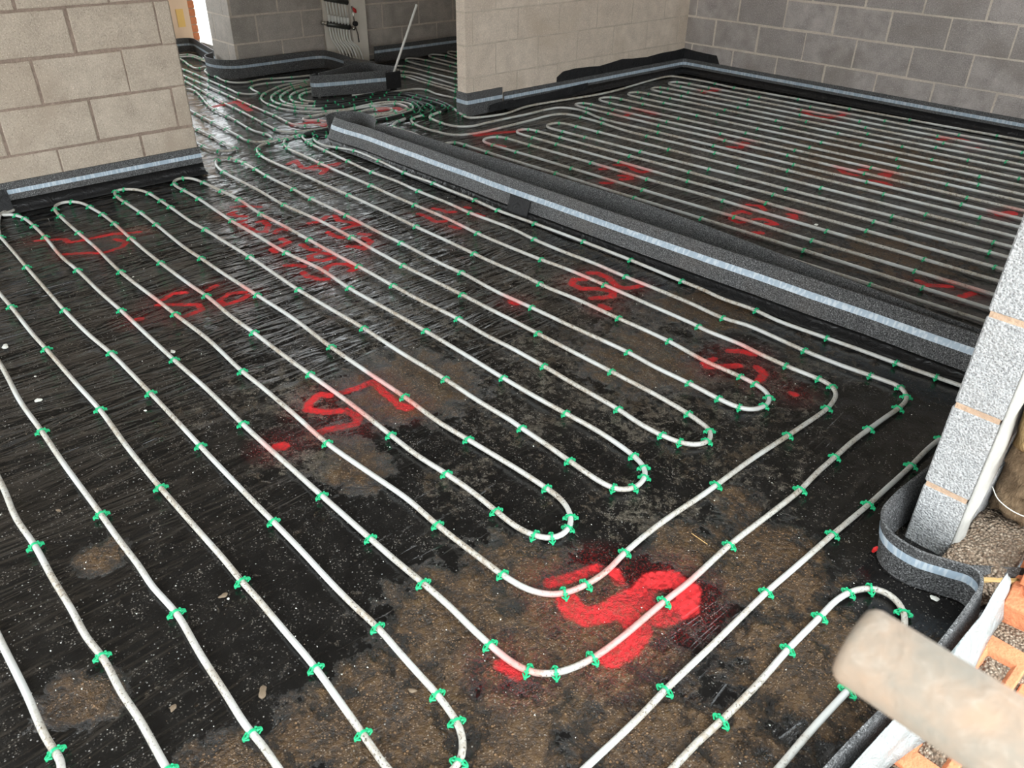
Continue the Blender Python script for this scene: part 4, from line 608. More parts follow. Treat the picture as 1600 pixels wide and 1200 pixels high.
foam_strip([(-6.14, 3.50), (-6.21, 3.72), (-6.31, 4.00), (-6.30, 4.06), (-6.15, 4.10), (-5.98, 4.16)], -1, 'plain dark foam strip lining the inner side of the short upstand', lean=.0, h=.165, band=False, skirt=False, wav=0, step=.02, seed=12)

def slab_thing(name, boxes, mat, label, cat, jag=0.0):
    mb = MB()
    for b_ in boxes: mb.box(*b_)
    o = mb.build(name, mat); return tag(o, label, cat)
def patch(name, quad_top, thick_dir, label, cat, mat):
    """ragged sheet: list of (p_bottom, p_top) columns, thickened along thick_dir"""
    V = []; n = len(quad_top); d = Vector(thick_dir)
    for a, b_ in quad_top: V += [Vector(a), Vector(b_), Vector(a) + d, Vector(b_) + d]
    F = []
    for i in range(n - 1):
        p = i * 4; q = p + 4
        F += [(p, q, q + 1, p + 1), (p + 2, p + 3, q + 3, q + 2), (p + 1, q + 1, q + 3, p + 3), (p, p + 2, q + 2, q)]
    F += [(0, 1, 3, 2), ((n - 1) * 4, (n - 1) * 4 + 2, (n - 1) * 4 + 3, (n - 1) * 4 + 1)]
    return tag(mesh_obj(name, V, F, mat), label, cat)
cols = [((-4.788, y, .10), (-4.788, y, zt + rng.uniform(-.004, .004))) for y, zt in [(4.93, .165), (5.0, .20), (5.15, .205), (5.35, .20), (5.45, .19), (5.6, .205), (5.75, .215), (5.9, .205), (6.1, .20), (6.3, .205), (6.5, .21), (6.64, .215)]]
patch('membrane_upstand', cols, (.006, 0, 0), 'torn black membrane showing above the foam on the cream block wall', 'membrane', M['dpm'])
cols = [((x, 6.648, .10), (x, 6.648, zt)) for x, zt in [(-4.785, .215), (-4.65, .205), (-4.52, .200), (-4.42, .198), (-4.38, .13)]]
patch('membrane_upstand', cols, (0, -.006, 0), 'small black membrane flap in the corner above the back wall foam', 'membrane', M['dpm'])
cols = [((-4.748, y, zb_), (-4.748, y, zt)) for y, zb_, zt in [(4.16, .012, .058), (4.26, .01, .070), (4.40, .01, .072), (4.41, .01, .062), (4.8, .01, .066), (5.05, .012, .078), (5.26, .03, .085), (5.27, .05, .085)]]
patch('membrane_tape', cols, (.004, 0, 0), 'torn black tape over the lower foam of the cream block wall', 'tape', M['dpm'])
patch('joint_tape', [((-3.045, 2.790, .010), (-3.045, 2.816, .092)), ((-2.89, 2.792, .006), (-2.89, 2.818, .088))], (0, -.004, .0), 'square black tape patch over the joint in the dividing upstand', 'tape', M['dpm'])
patch('joint_tape', [((-4.750, .72, .012), (-4.775, .72, .118)), ((-4.750, .80, .012), (-4.775, .80, .115))], (.006, 0, 0), 'black tape over the joint in the left wall foam', 'tape', M['dpm'])
patch('joint_tape', [((-5.872, 3.98, .02), (-5.878, 3.98, .150)), ((-5.86, 4.12, .02), (-5.866, 4.12, .152)), ((-6.0, 4.21, .02), (-6.0, 4.21, .15))], (.006, 0, 0), 'black tape round the end of the short foam upstand', 'tape', M['dpm'])
mb = MB(); mb.cbox((-1.15, 2.955, .075), .33, .05, .02, bev=.006); tag(mb.build('brick_sliver', M['brick']), 'reddish brick sliver lying in the trough of the dividing upstand', 'brick')
mb = MB(); mb.tube([(-0.463, 1.742, .03), (-0.459, 1.738, .045), (-0.456, 1.736, .055)], [.004, .006, .003], 8); tag(mb.build('paint_dab', M['red']), 'small red paint dab on the curling foam by the pier', 'paint mark')

# ------------------------------------------------------------------ pipes
def P3(a): return np.array(a, float)
def spray_of(P):
    d = np.full(len(P), .3)
    for r, pts in PAINT: d = np.minimum(d, seg_dist(P[:, 0], P[:, 1], pts) - r)
    return np.clip(1 - d / .05, 0, 1)
PATHS = {}; POBJ = {}
def pipe(key, pts, label, z=.0092, ends=None, r=.0080, sm=3, group=None, cat='heating pipe', ztail=None):
    P = resample(catmull(pts, .012), .016); P = smooth_path(P, sm)
    zz = np.full(len(P), z) + .0012 * np.interp(np.arange(len(P)), np.arange(0, len(P) + 30, 15), np.random.default_rng(len(P)).random(len(np.arange(0, len(P) + 30, 15))))
    if ztail is not None:
        # rises to the manifold
        s = np.r_[0, np.cumsum(np.linalg.norm(np.diff(P, axis=0), axis=1))]; s = s[-1] - s
        zz = zz + np.clip(1 - s / .25, 0, 1) ** 2 * ztail
    c = P[len(P) // 2]
    Q = np.column_stack([P - c, zz])
    V, F = tube_geo(Q, r, 8)
    o = mesh_obj('heating_pipe', V, F, M['pipe'], smooth=True); o.location = (c[0], c[1], 0)
    at = o.data.attributes.new('spray', 'FLOAT', 'POINT'); at.data.foreach_set('value', np.repeat(spray_of(P), 8).astype(np.float32))
    PATHS[key] = P; POBJ[key] = o
    return tag(o, label, cat, group)
def uturn(p, q, x0, n=10):
    """run straight from p to x0, half circle, back to q (both ends included)"""
    p, q = P3(p), P3(q); r = (q[1] - p[1]) / 2; cy = (p[1] + q[1]) / 2; s = 1 if x0 > p[0] else -1
    xc = x0 - s * abs(r)
    out = [(xc, p[1])]
    for i in range(1, n): a = math.pi * i / n; out.append((xc + s * abs(r) * math.sin(a), cy - r * math.cos(a)))
    out.append((xc, q[1])); return out
D = DATA
# big double loop
pipe('big', D['big'], 'white pipe looping in long U-turns across the middle of the near floor')
# outer loop and the leftward serpentine, one continuous run
ch = [tuple(p) for p in D['S1']]
ch = [(-1.25, -.03)] + ch
ch += uturn(D['S1'][-1], D['S2'][0], -4.45)
ch += [tuple(p) for p in D['S2']]; ch += uturn(D['S2'][-1], D['S3'][-1], -.86); ch += [tuple(p) for p in D['S3'][::-1]]
ch += uturn(D['S3'][0], D['S4'][0], -4.60); ch += [tuple(p) for p in D['S4']]
e4, e5 = D['S4'][-1], D['S5'][-1]
ch += [(e4[0] + .12, e4[1] + .01), (e5[0] - .0, e5[1] - .075)]
ch += [tuple(p) for p in D['S5'][::-1]]; ch += [(-4.73, .735), (-4.76, .775), (-4.745, .81)]; ch += [tuple(p) for p in D['S6']]
pipe('outer', ch, 'white pipe serpentine filling the left foreground and wrapping outside the U-turn loops')
ch = [tuple(p) for p in D['S11']]; ch += [(ch[-1][0] + .0, ch[-1][1] - .25)]
pipe('edge', ch, 'white pipe hugging the dividing upstand and turning back past the pier')
ch = [(D['S12'][0][0], D['S12'][0][1] - .35)] + [tuple(p) for p in D['S12']] + [(D['S12'][-1][0], D['S12'][-1][1] - .35)]
pipe('hook', ch, 'white pipe hooking round in the right foreground behind the scaffold tube')

rows = D['rows']
def row_y(i, x):
    (x1, y1), (x2, y2) = rows[i]; m = (y2 - y1) / (x2 - x1); m = .5 * m + .5 * .045
    ym = (y1 + y2) / 2; xm = (x1 + x2) / 2
    return ym + m * (x - xm)
def straight(i, xa, xb):
    n = max(2, int(abs(xb - xa) / .35)); r = random.Random(i * 7 + 1)
    return [(xa + (xb - xa) * k / n, row_y(i, xa + (xb - xa) * k / n) + r.uniform(-.004, .004)) for k in range(n + 1)]
XR = -.60
def rturn(i, j):
    return uturn((XR, row_y(i, XR)), (XR, row_y(j, XR)), XR + .08)
def lturn(i, j, tip):
    ya, yb = row_y(i, tip[0] + .1), row_y(j, tip[0] + .1); r = abs(yb - ya) / 2
    return uturn((tip[0] + r, ya), (tip[0] + r, yb), tip[0])
tips = D['tips']
# circuit 1: rows 0..11
ch = [tuple(p) for p in D['r0l'][::-1]]
ch += straight(0, D['r0l'][0][0] + .3, XR - .1)
ch += rturn(0, 1)
for k in range(5):
    i, j = 1 + 2 * k, 2 + 2 * k
    ch += straight(i, XR - .1, tips[k][0] + .25); ch += lturn(i, j, tips[k]); ch += straight(j, tips[k][0] + .25, XR - .1)
    ch += rturn(j, j + 1)
ch += straight(11, XR - .1, D['fl'][0][0] + .3); ch += [tuple(p) for p in D['fl']]
ch = [tuple(p) for p in D['r0'][::-1]][:-2] + ch + [tuple(p) for p in D['f'][1:]]
pipe('right_a', ch, 'white pipe serpentine covering the far half of the right room, nearest the back wall', ztail=.1, r=.0088)
ch = [tuple(p) for p in D['g'][::-1]][:-1] + [tuple(p) for p in D['gl'][::-1]]
ch += straight(12, D['gl'][0][0] + .3, XR - .1); ch += rturn(12, 13)
for k in range(4):
    i, j = 13 + 2 * k, 14 + 2 * k
    ch += straight(i, XR - .1, tips[5 + k][0] + .25); ch += lturn(i, j, tips[5 + k]); ch += straight(j, tips[5 + k][0] + .25, XR - .1)
    if k < 3: ch += rturn(j, j + 1)
yb = 3.26
ch += uturn((XR, row_y(20, XR)), (XR, yb - .02), XR + .08)
ch += [(XR - .3, yb - .02), (-2.0, yb - .01), (-3.5, yb), (-4.0, yb + .01), (-4.22, yb + .03)]
ch += [tuple(p) for p in D['m'][1:]]
pipe('right_b', ch, 'white pipe serpentine covering the near half of the right room beside the upstand', r=.0088)
names = dict(o1='white pipe making the lowest sweep across the hall into a narrow hairpin', o2='white pipe forming the outermost arc round the short upstand', o3='white pipe from the bright hall floor to the red-marked hairpin behind the curl',
             o4='white pipe with a small hook between the grey column and the nested arcs', o5='white hairpin pipe on the wet hall floor beyond the left wall', o6='white hairpin pipe just beyond the end of the left wall',
             o7='white pipe furthest back under the far doorway', o8='white pipe second from the far doorway foam', o9='white pipe curving round the curled foam of the grey column')
for k, lb in names.items(): pipe(k, D[k], lb, sm=2)
fl_ = ['white pipe leaving the dark room at its front edge', 'white pipe second from the front in the dark room', 'white pipe third from the front in the dark room', 'white pipe fourth from the front in the dark room',
       'white pipe curling back behind the foot of the conduit', 'white hairpin pipe in the dark room right of the conduit', 'white hairpin pipe in the middle of the dark room', 'white hairpin pipe deepest in the dark room, half hidden by the cream wall']
for i in range(8):
    P = [tuple(p) for p in D['far%d' % i]]
    a, b_ = P3(P[0]), P3(P[1]); d = (a - b_) / np.linalg.norm(a - b_); P = [tuple(a + d * .45)] + P
    if i >= 5 or i == 4:
        a, b_ = P3(P[-1]), P3(P[-2])
        if i != 4: d = (a - b_) / np.linalg.norm(a - b_); P = P + [tuple(a + d * .45)]
    pipe('far%d' % i, P, fl_[i], sm=1)

def sleeve(key, cond):
    P = PATHS[key]; o = POBJ[key]; c = np.array(o.location[:2]); run = []
    def flush():
        if len(run) > 4:
            Q = np.array([(P[i][0] - c[0], P[i][1] - c[1], .0105) for i in run]); V, F = tube_geo(Q, .0102, 8)
            mesh_obj('black_sleeve', V, F, M['sleeve'], o, smooth=True)
        run.clear()
    for i in range(len(P)):
        if cond(P[i]): run.append(i)
        else: flush()
    flush()
M['sleeve'] = plain('black_corrugated_sleeve', (0.012, 0.013, 0.013), .4)
for k_ in ('right_a', 'right_b'): sleeve(k_, lambda p: -5.90 < p[0] < -4.99 and p[1] > 3.22)
for k_ in ('big', 'outer', 'edge'): sleeve(k_, lambda p: p[0] < -4.95 and 2.7 < p[1])

# ------------------------------------------------------------------ pipe clips
def clip_mesh():
    V = []; F = []
    def ribbon(prof, hw, t):
        """prof list of (across, z, outward dx, dz)"""
        b = len(V); n = len(prof)
        for (a, z, da, dz) in prof:
            for s in (-1, 1):
                V.append((s * hw, a, z)); V.append((s * hw, a + da * t, z + dz * t))
        for i in range(n - 1):
            p = b + i * 4; q = p + 4
            F.extend([(p, p + 2, q + 2, q), (p + 1, q + 1, q + 3, p + 3), (p, q, q + 1, p + 1), (p + 2, p + 3, q + 3, q + 2)])
        F.extend([(b, b + 1, b + 3, b + 2), (b + (n - 1) * 4, b + (n - 1) * 4 + 2, b + (n - 1) * 4 + 3, b + (n - 1) * 4 + 1)])
    R = .0088; zc = .0095; prof = []
    prof.append((-R, 0.001, -1, 0))
    for i in range(9):
        a = math.pi - math.pi * i / 8; prof.append((R * math.cos(a), zc + R * math.sin(a), math.cos(a), math.sin(a)))
    prof.append((R, 0.001, 1, 0))
    ribbon(prof, .0028, .0026)
    # feet: little stepped wings with two prongs and a knob each side
    mbx = MB()
    for s in (-1, 1):
        mbx.cbox((0, s * .0150, .0085), .0050, .0110, .0036, bev=.001)
        mbx.cbox((0, s * .0195, .0060), .0060, .0040, .0090, bev=.001)
        for k in (-1, 1):
            rot = Matrix.Rotation(k * s * .6, 3, 'Z')
            mbx.cbox((k * .0055, s * .0150, .0085), .0034, .0120, .0034, rot=rot, bev=.0008)
            mbx.cbox((k * .0040, s * .0105, .0165), .0034, .0050, .0034, rot=rot, bev=.0008)
    b = len(V); V.extend(mbx.v); F.extend([tuple(i + b for i in f) for f in mbx.f])
    me = bpy.data.meshes.new('pipe_clip'); me.from_pydata([tuple(v) for v in V], [], F); me.materials.append(M['clip']); me.update(); return me
CM = clip_mesh()
ALLP = {}
def tangent_at(P, p):
    d = np.hypot(P[:, 0] - p[0], P[:, 1] - p[1]); i = int(np.argmin(d)); i = min(max(i, 1), len(P) - 2)
    t = P[i + 1] - P[i - 1]; return d[i], P[i], math.atan2(t[1], t[0])
def place(P, p, label, group):
    d, c, a = tangent_at(P, p)
    o = bpy.data.objects.new('pipe_clip', CM); COL.objects.link(o)
    o.location = (c[0], c[1], 0); o.rotation_euler = (rng.uniform(-.05, .05), 0, a + rng.uniform(-.12, .12)); s = rng.uniform(.95, 1.06); o.scale = (s * (1.0), s, 1)
    tag(o, label, 'pipe clip', group)
NCL = 0
for key, pth, lab in (('c_A', 'outer', 'green plastic clip pinning the outer serpentine pipe of the near floor'), ('c_B', 'big', 'green plastic clip pinning the central looping pipe of the near floor'),
                      ('c_C', 'edge', 'green plastic clip pinning the pipe that hugs the dividing upstand'), ('c_D', 'hook', 'green plastic clip pinning the hooked pipe in the right foreground')):
    for p in D[key]: place(PATHS[pth], p, lab, 'green clips on the %s pipe' % pth.replace('big', 'central looping').replace('edge', 'upstand').replace('hook', 'hooked')); NCL += 1
cand = []
for i in range(21):
    r = random.Random(i + 40); x0 = (tips[(i - 1) // 2][0] if 0 < i < 11 else (-4.4 if i in (0, 11, 12) else tips[5 + (i - 13) // 2][0]))
    x = x0 + .10 + r.uniform(0, .12); first = True
    while x < -.75:
        cand.append((i, x)); x += (.22 if first else r.uniform(.44, .62)); first = False
for k, tp in enumerate(tips):
    i = 1 + 2 * k if k < 5 else 13 + 2 * (k - 5)
    cand.append((i, tp[0] + .015)); 
cand.sort(key=lambda c: row_y(c[0], c[1]) - c[1])
room = 300 - NCL
extra = []
for q, (i, x) in enumerate(cand):
    P = PATHS['right_a'] if i <= 11 else PATHS['right_b']; p = (x, row_y(i, x))
    if q < room: place(P, p, 'green plastic clip pinning one of the straight pipes of the right room', 'green clips on the right room pipes'); NCL += 1
    else: extra.append((P, p))
for key in ('o1', 'o2', 'o3', 'o4', 'o5', 'o6', 'o7', 'o8', 'o9') + tuple('far%d' % i for i in range(8)):
    P = PATHS[key]; i = 6
    while i < len(P) - 4: extra.append((P, P[i])); i += rng.choice((9, 11, 13, 15)) if key[0] == 'o' else 24
for P, lo, hi in ((PATHS['big'], None, None),):
    pass
def tail_clips(P, cond, step):
    i = 3
    while i < len(P) - 3:
        if cond(P[i]): extra.append((P, P[i])); i += step + rng.choice((-2, 0, 2))
        else: i += 1
for k in ('right_a', 'right_b'): tail_clips(PATHS[k], lambda p: p[0] < -4.72, 8)
for k in ('big', 'outer', 'edge'): tail_clips(PATHS[k], lambda p: p[0] < -4.8 and p[1] > 2.1, 8)
V0 = np.array([tuple(v.co) for v in CM.vertices]); F0 = [tuple(p.vertices) for p in CM.polygons]
VV = []; FF = []
for P, p in extra:
    d, c, a = tangent_at(P, p); ca, sa = math.cos(a), math.sin(a); b = len(VV)
    for v in V0: VV.append((c[0] + v[0] * ca - v[1] * sa, c[1] + v[0] * sa + v[1] * ca, v[2]))
    FF += [tuple(i + b for i in f) for f in F0]
o = mesh_obj('pipe_clips', VV, FF, M['clip']); o['kind'] = 'stuff'; tag(o, 'small green clips crowding the bunched pipes of the hall and far rooms', 'pipe clips')

# ------------------------------------------------------------------ manifold on its board
mx = -7.06
man = thing('mounting_board', 'pale upright board carrying the heating manifold beside the grey wall', 'board', (-7.13, 4.42, 0))
mb = MB(); mb.box(-.02, 0, -.235, .03, .09, 2.3); mb.build('panel', M['board'], man)
mb = MB(); mb.cbox((.0, .13, 1.14), .06, .17, 2.32, bev=.004); mb.build('post', M['board'], man)
mf = thing('heating_manifold', 'grey metal heating manifold with white actuators, black knob and chrome valves', 'manifold', (mx, 4.30, 0))
def bar(z0, z1, name):
    mb = MB(); mb.tube([(0, -.13, z0), (0, .11, z1)], .024, 12); mb.build(name, M['dkmetal'], mf, True)
bar(.385, .335, 'return_bar'); bar(.60, .55, 'flow_bar')
for k in range(7):
    y = -.115 + k * .033; z = .385 - (y + .13) * .21
    mb = MB(); mb.tube([(.02, y, z + .018), (.02, y, z + .03), (.02, y, z + .035), (.02, y, z + .075), (.02, y, z + .083)], [.008, .008, .015, .015, .012], 12); mb.build('actuator', M['white'], mf, True)
mb = MB()
for k in range(4): mb.tube([(.0, -.135 - k * .014, .388 + k * .003), (.0, -.145 - k * .014, .39 + k * .003)], [.014 + .006 * (k % 2)] * 2, 10)
mb.tube([(.03, -.16, .385), (0, -.16, .385)], .009, 8); mb.build('end_valve', M['chrome'], mf, True)
mb = MB(); mb.tube([(.055, .13, .372), (.06, .13, .372), (.085, .13, .372), (.088, .13, .372)], [.018, .024, .024, .02], 16); mb.build('gauge_knob', M['black'], mf, True)
mb = MB(); mb.tube([(.03, .14, .50), (.03, .165, .48), (.03, .175, .46)], [.012, .017, .01], 10); mb.build('valve_handle', M['red'], mf, True)
mb = MB(); mb.tube([(.03, .135, .52), (.035, .14, .43), (.03, .155, .34), (.03, .175, .27), (.03, .18, .20)], .007, 8); mb.tube([(.03, .12, .33), (.03, .14, .325)], .02, 10); mb.build('drain_valve', M['chrome'], mf, True)
for k in range(8):
    y = -.11 + k * .030; ye = -.055 + k * .032
    mb = MB(); z = .38 - (y + .13) * .21
    top = [(.0, y, z - .02), (.005, y + .01, z - .12), (.03, (y + ye) / 2 + .03, .16), (.06, ye + .02, .06), (.09, ye + .02, .004)]
    P = catmull(top, .02); mb.tube(P, .008, 8); mb.build('riser_pipe', M['white'], mf, True)
for k in range(7):
    y = -.12 + k * .033
    mb = MB(); mb.tube([(-.0, y, .60 - (y + .13) * .2 - .01), (.0, y + .01, .47 - (y + .13) * .2)], .008, 8); mb.build('riser_pipe', M['white'], mf, True)
mb = MB(); mb.tube([(-5.99, 4.085, .004), (-5.955, 4.16, .20), (-5.90, 4.358, .645)], [.0095] * 3, 12); tag(mb.build('conduit', M['white'], smooth=True), 'slim white conduit leaning out of the floor beside the short upstand', 'conduit')
# blocks lying inside the short upstand
mb = MB(); mb.cbox((-6.55, 4.16, .07), .30, .12, .13, rot=Matrix.Rotation(.2, 3, 'Z'), bev=.01); tag(mb.build('foam_offcut', M['foam']), 'dark foam offcut at the foot of the pale manifold post', 'foam offcut')

# ------------------------------------------------------------------ pier side: insulation, rubble, bricks, polythene
def lumpy(name, x0, x1, y0, y1, z0, z1, mat, label, cat, amp=.012, n=(10, 14, 18), seed=1, f=30):
    """soft block: front and outer faces pushed in and out"""
    r = np.random.default_rng(seed); V = {}; out = []; F = []
    def vid(i, j, k):
        key = (i, j, k)
        if key not in V:
            x = x0 + (x1 - x0) * i / n[0]; y = y0 + (y1 - y0) * j / n[1]; z = z0 + (z1 - z0) * k / n[2]
            s = math.sin(x * f + seed) * math.cos(z * f * .8 + y * f * .6) + .6 * math.sin(z * f * 2.1 + x * f * 1.7 + y * f) + r.normal(0, .35)
            rd = min(i, n[0] - i) / 2.0; rz = min(k, n[2] - k) / 2.0; e = max(0, 1 - rd) ** 2 + max(0, 1 - rz) ** 2
            out.append((x, y + (amp * s + .02 * e) * (1 - j / n[1]), z + amp * .5 * s * (k > 0))); V[key] = len(out) - 1
        return V[key]
    for i in range(n[0]):
        for k in range(n[2]): F.append((vid(i, 0, k), vid(i + 1, 0, k), vid(i + 1, 0, k + 1), vid(i, 0, k + 1))); F.append((vid(i, n[1], k), vid(i, n[1], k + 1), vid(i + 1, n[1], k + 1), vid(i + 1, n[1], k)))
    for j in range(n[1]):
        for k in range(n[2]): F.append((vid(0, j, k), vid(0, j, k + 1), vid(0, j + 1, k + 1), vid(0, j + 1, k))); F.append((vid(n[0], j, k), vid(n[0], j + 1, k), vid(n[0], j + 1, k + 1), vid(n[0], j, k + 1)))
    for i in range(n[0]):
        for j in range(n[1]): F.append((vid(i, j, 0), vid(i, j + 1, 0), vid(i + 1, j + 1, 0), vid(i + 1, j, 0))); F.append((vid(i, j, n[2]), vid(i + 1, j, n[2]), vid(i + 1, j + 1, n[2]), vid(i, j + 1, n[2])))
    return tag(mesh_obj(name, out, F, mat, smooth=True), label, cat)
lumpy('insulation_batt', -.328, -.205, 2.10, 2.9, .055, .29, M['wool_b'], 'brown mineral wool batt low in the wall cavity behind the pier', 'insulation', seed=3)
lumpy('insulation_batt', -.322, -.200, 2.02, 2.9, .30, .85, M['wool_y'], 'golden mineral wool batt bulging from the cavity above the brown one', 'insulation', amp=.014, seed=5)
lumpy('mortar_droppings', -.33, -.19, 1.80, 2.25, -.06, .045, M['rubble'], 'pinkish grey mortar droppings in the bottom of the cavity', 'rubble', amp=.014, seed=8, f=60)
mb = MB()

pl = MB(); n = 26
for k in range(n + 1):
    z = -.01 + .60 * k / n; w = .055 + .095 * math.exp(-((z - .25) / .17) ** 2)
    for (dx, yy) in ((.003, 1.902), (.010 + .003 * math.sin(k * 1.3), 1.93), (.011 + .004 * math.sin(k * .9 + 1), 1.97), (.004, 1.93 + w)):
        pl.v.append((-.332 + dx, yy, z))
for k in range(n):
    for j in range(3): a = k * 4 + j; pl.f.append((a, a + 1, a + 5, a + 4)); pl.m.append(0)
o = pl.build('mortar_smear', M['smear'], smooth=True); so = o.modifiers.new('thick', 'SOLIDIFY'); so.thickness = .004
tag(o, 'white mortar smear down the cavity side of the speckled pier', 'mortar')
mb = MB(); mb.tube(catmull([(-.318, 2.03, .18), (-.29, 2.0, .172), (-.25, 1.99, .165), (-.21, 1.985, .17), (-.17, 2.0, .172)], .01), .0012, 6); tag(mb.build('wall_tie', M['chip']), 'thin pale wall tie wire sticking out by the brown wool', 'wire')
# low foam end and timber batten in the cavity
mb = MB(); mb.cbox((-.205, 1.90, .035), .14, .035, .03, rot=Matrix.Rotation(.75, 3, 'Z'), bev=.004); tag(mb.build('foam_offcut', M['foam']), 'dark foam tail running back into the cavity behind the curl', 'foam offcut')
mb = MB(); mb.cbox((-.200, 1.86, .045), .11, .014, .010, rot=Matrix.Rotation(.8, 3, 'Z'), bev=.002); tag(mb.build('timber_sliver', M['wood']), 'pale timber sliver beside the dark foam tail', 'timber')

# brick outer leaf: bricks laid frog up along the opening
def frog_brick(cx, cy, zt, rot, label, fill=True):
    root = thing('brick', label, 'brick', (cx, cy, zt - .065)); root.rotation_euler = (0, 0, rot)
    hx, hy, h = .1075, .05125, .065
    # outer box with a sunken frog
    fx, fy, fd = .042, .022, .016
    ring = lambda a, b_, z, k=0.0: [(-a, -b_, z), (a, -b_, z), (a, b_, z), (-a, b_, z)]
    V = ring(hx, hy, 0) + ring(hx, hy, h - .003) + ring(hx - .003, hy - .003, h) + ring(fx + .012, fy + .010, h) + ring(fx, fy, h - fd)
    F = [(3, 2, 1, 0)]
    for r in range(4):
        for i in range(4): a = r * 4 + i; b2 = r * 4 + (i + 1) % 4; F.append((a, b2, b2 + 4, a + 4))
    F.append((16, 17, 18, 19))
    o = mesh_obj('clay_body', V, F, M['brick'], root)
    bv = o.modifiers.new('soft', 'BEVEL'); bv.width = .004; bv.segments = 2; bv.limit_method = 'ANGLE'
    if fill:
        V2 = []; n = 8
        for j in range(n + 1):
            for i in range(n + 1):
                u, v = i / n * 2 - 1, j / n * 2 - 1; V2.append((u * (fx + .004), v * (fy + .003), h - .012 + .010 * (1 - max(abs(u), abs(v)) ** 2) + rng.uniform(-.002, .002)))
        F2 = [(j * (n + 1) + i, j * (n + 1) + i + 1, (j + 1) * (n + 1) + i + 1, (j + 1) * (n + 1) + i) for j in range(n) for i in range(n)]
        mesh_obj('frog_mortar', V2, F2, M['rubble'], root, smooth=True)
    return root
def bed(x0, x1, y0, y1, zt, label, seed):
    nx_, ny_ = 20, max(6, int((y1 - y0) / .012)); V = []; r = np.random.default_rng(seed)
    for j in range(ny_ + 1):
        for i in range(nx_ + 1): V.append((x0 + (x1 - x0) * i / nx_, y0 + (y1 - y0) * j / ny_, zt + r.uniform(-.004, .004)))
    F = [(j * (nx_ + 1) + i, j * (nx_ + 1) + i + 1, (j + 1) * (nx_ + 1) + i + 1, (j + 1) * (nx_ + 1) + i) for j in range(ny_) for i in range(nx_)]
    b = len(V); V += [(x0, y0, -.3), (x1, y0, -.3), (x1, y1, -.3), (x0, y1, -.3)]
    c = [0, nx_, ny_ * (nx_ + 1) + nx_, ny_ * (nx_ + 1)]
    for k in range(4): F.append((b + k, b + (k + 1) % 4, c[(k + 1) % 4], c[k]))
    return tag(mesh_obj('mortar_bed', V, F, M['rubble'], smooth=True), label, 'mortar bed')
bed(-.165, .35, -.2, 2.6, -.006, 'gritty tan mortar bed under and between the orange bricks', 4)
ry = math.pi / 2
ROT = .0
frog_brick(-.112, 1.335, .006, ry, 'orange frogged brick at the bottom of the frame below the scaffold tube')
frog_brick(-.108, 1.610, .006, ry, 'orange frogged brick filled with mortar just above the scaffold tube')
frog_brick(-.000, 1.520, .004, ry, 'orange frogged brick by the right edge, beyond the mortar-filled one')
frog_brick(.010, 1.28, .004, ry, 'orange frogged brick mostly hidden behind the scaffold tube')
frog_brick(-.108, 1.06, .004, ry, 'orange frogged brick nearest the camera')
frog_brick(-.122, 1.90, .050, ry + .1, 'orange brick standing a course higher beside the cavity', fill=False)
frog_brick(-.118, 1.98, .125, ry + .1, 'topmost orange brick at the right edge of the view', fill=False)
# polythene folded over outside the foam
def poly_sheet():
    n = 90; m = 9; V = []
    for j in range(n + 1):
        y = 1.80 - 1.55 * j / n; wv = .006 * math.sin(y * 21) + .004 * math.sin(y * 47 + 1)
        xe = -.178 if y > 1.33 else -.178 - .07 * (1.33 - y) ** 1
        wd = (.040 + .012 * math.sin(y * 9 + 1)) * min(1, (1.82 - y) / .05 + .3)
        for i in range(m + 1):
            u = i / m
            x = xe + wd * u + .004 * math.sin(u * 9 + y * 13); z = .128 - .115 * u ** 1.5 + wv * math.sin(u * 3.1) + .004 * math.sin(u * 14 + y * 30)
            V.append((x, y, max(z, .008)))
    F = [(j * (m + 1) + i, (j + 1) * (m + 1) + i, (j + 1) * (m + 1) + i + 1, j * (m + 1) + i + 1) for j in range(n) for i in range(m)]
    o = mesh_obj('polythene_sheet', V, F, M['sheet'], smooth=True); s = o.modifiers.new('thick', 'SOLIDIFY'); s.thickness = .0015
    return tag(o, 'milky polythene folded down outside the foam beside the bricks', 'plastic sheet')
poly_sheet()

# scaffold tube poking in from the right, close to the camera
st = thing('scaffold_tube', 'mortar-splashed scaffold tube end poking in at lower right', 'scaffold tube', (-.090, .357, 1.1315))
mb = MB(); d = Vector((1, .03, -.035)).normalized(); L = 1.2
mb.tube([Vector((0, 0, 0)), Vector(d) * .003, Vector(d) * .006] + [Vector(d) * (L * k / 12) for k in range(1, 13)], [.0205, .0232, .0242] + [.0242] * 12, 32, True)
mb.build('tube_body', M['tube'], st, True)
mb = MB()
for q in range(7):
    a = rng.uniform(0, 6.28); s = rng.uniform(.03, .3); c = Vector(d) * s + Vector((0, math.cos(a), math.sin(a))) * .0238
    v, f = tube_geo([c + Vector((-.006, 0, 0)), c + Vector((-.004, 0, 0)), c, c + Vector((.005, 0, 0)), c + Vector((.007, 0, 0))], [.0005, .003, .004, .003, .0005], 8); mb.add(v, f)
mb.build('mortar_splash', M['tube'], st, True)

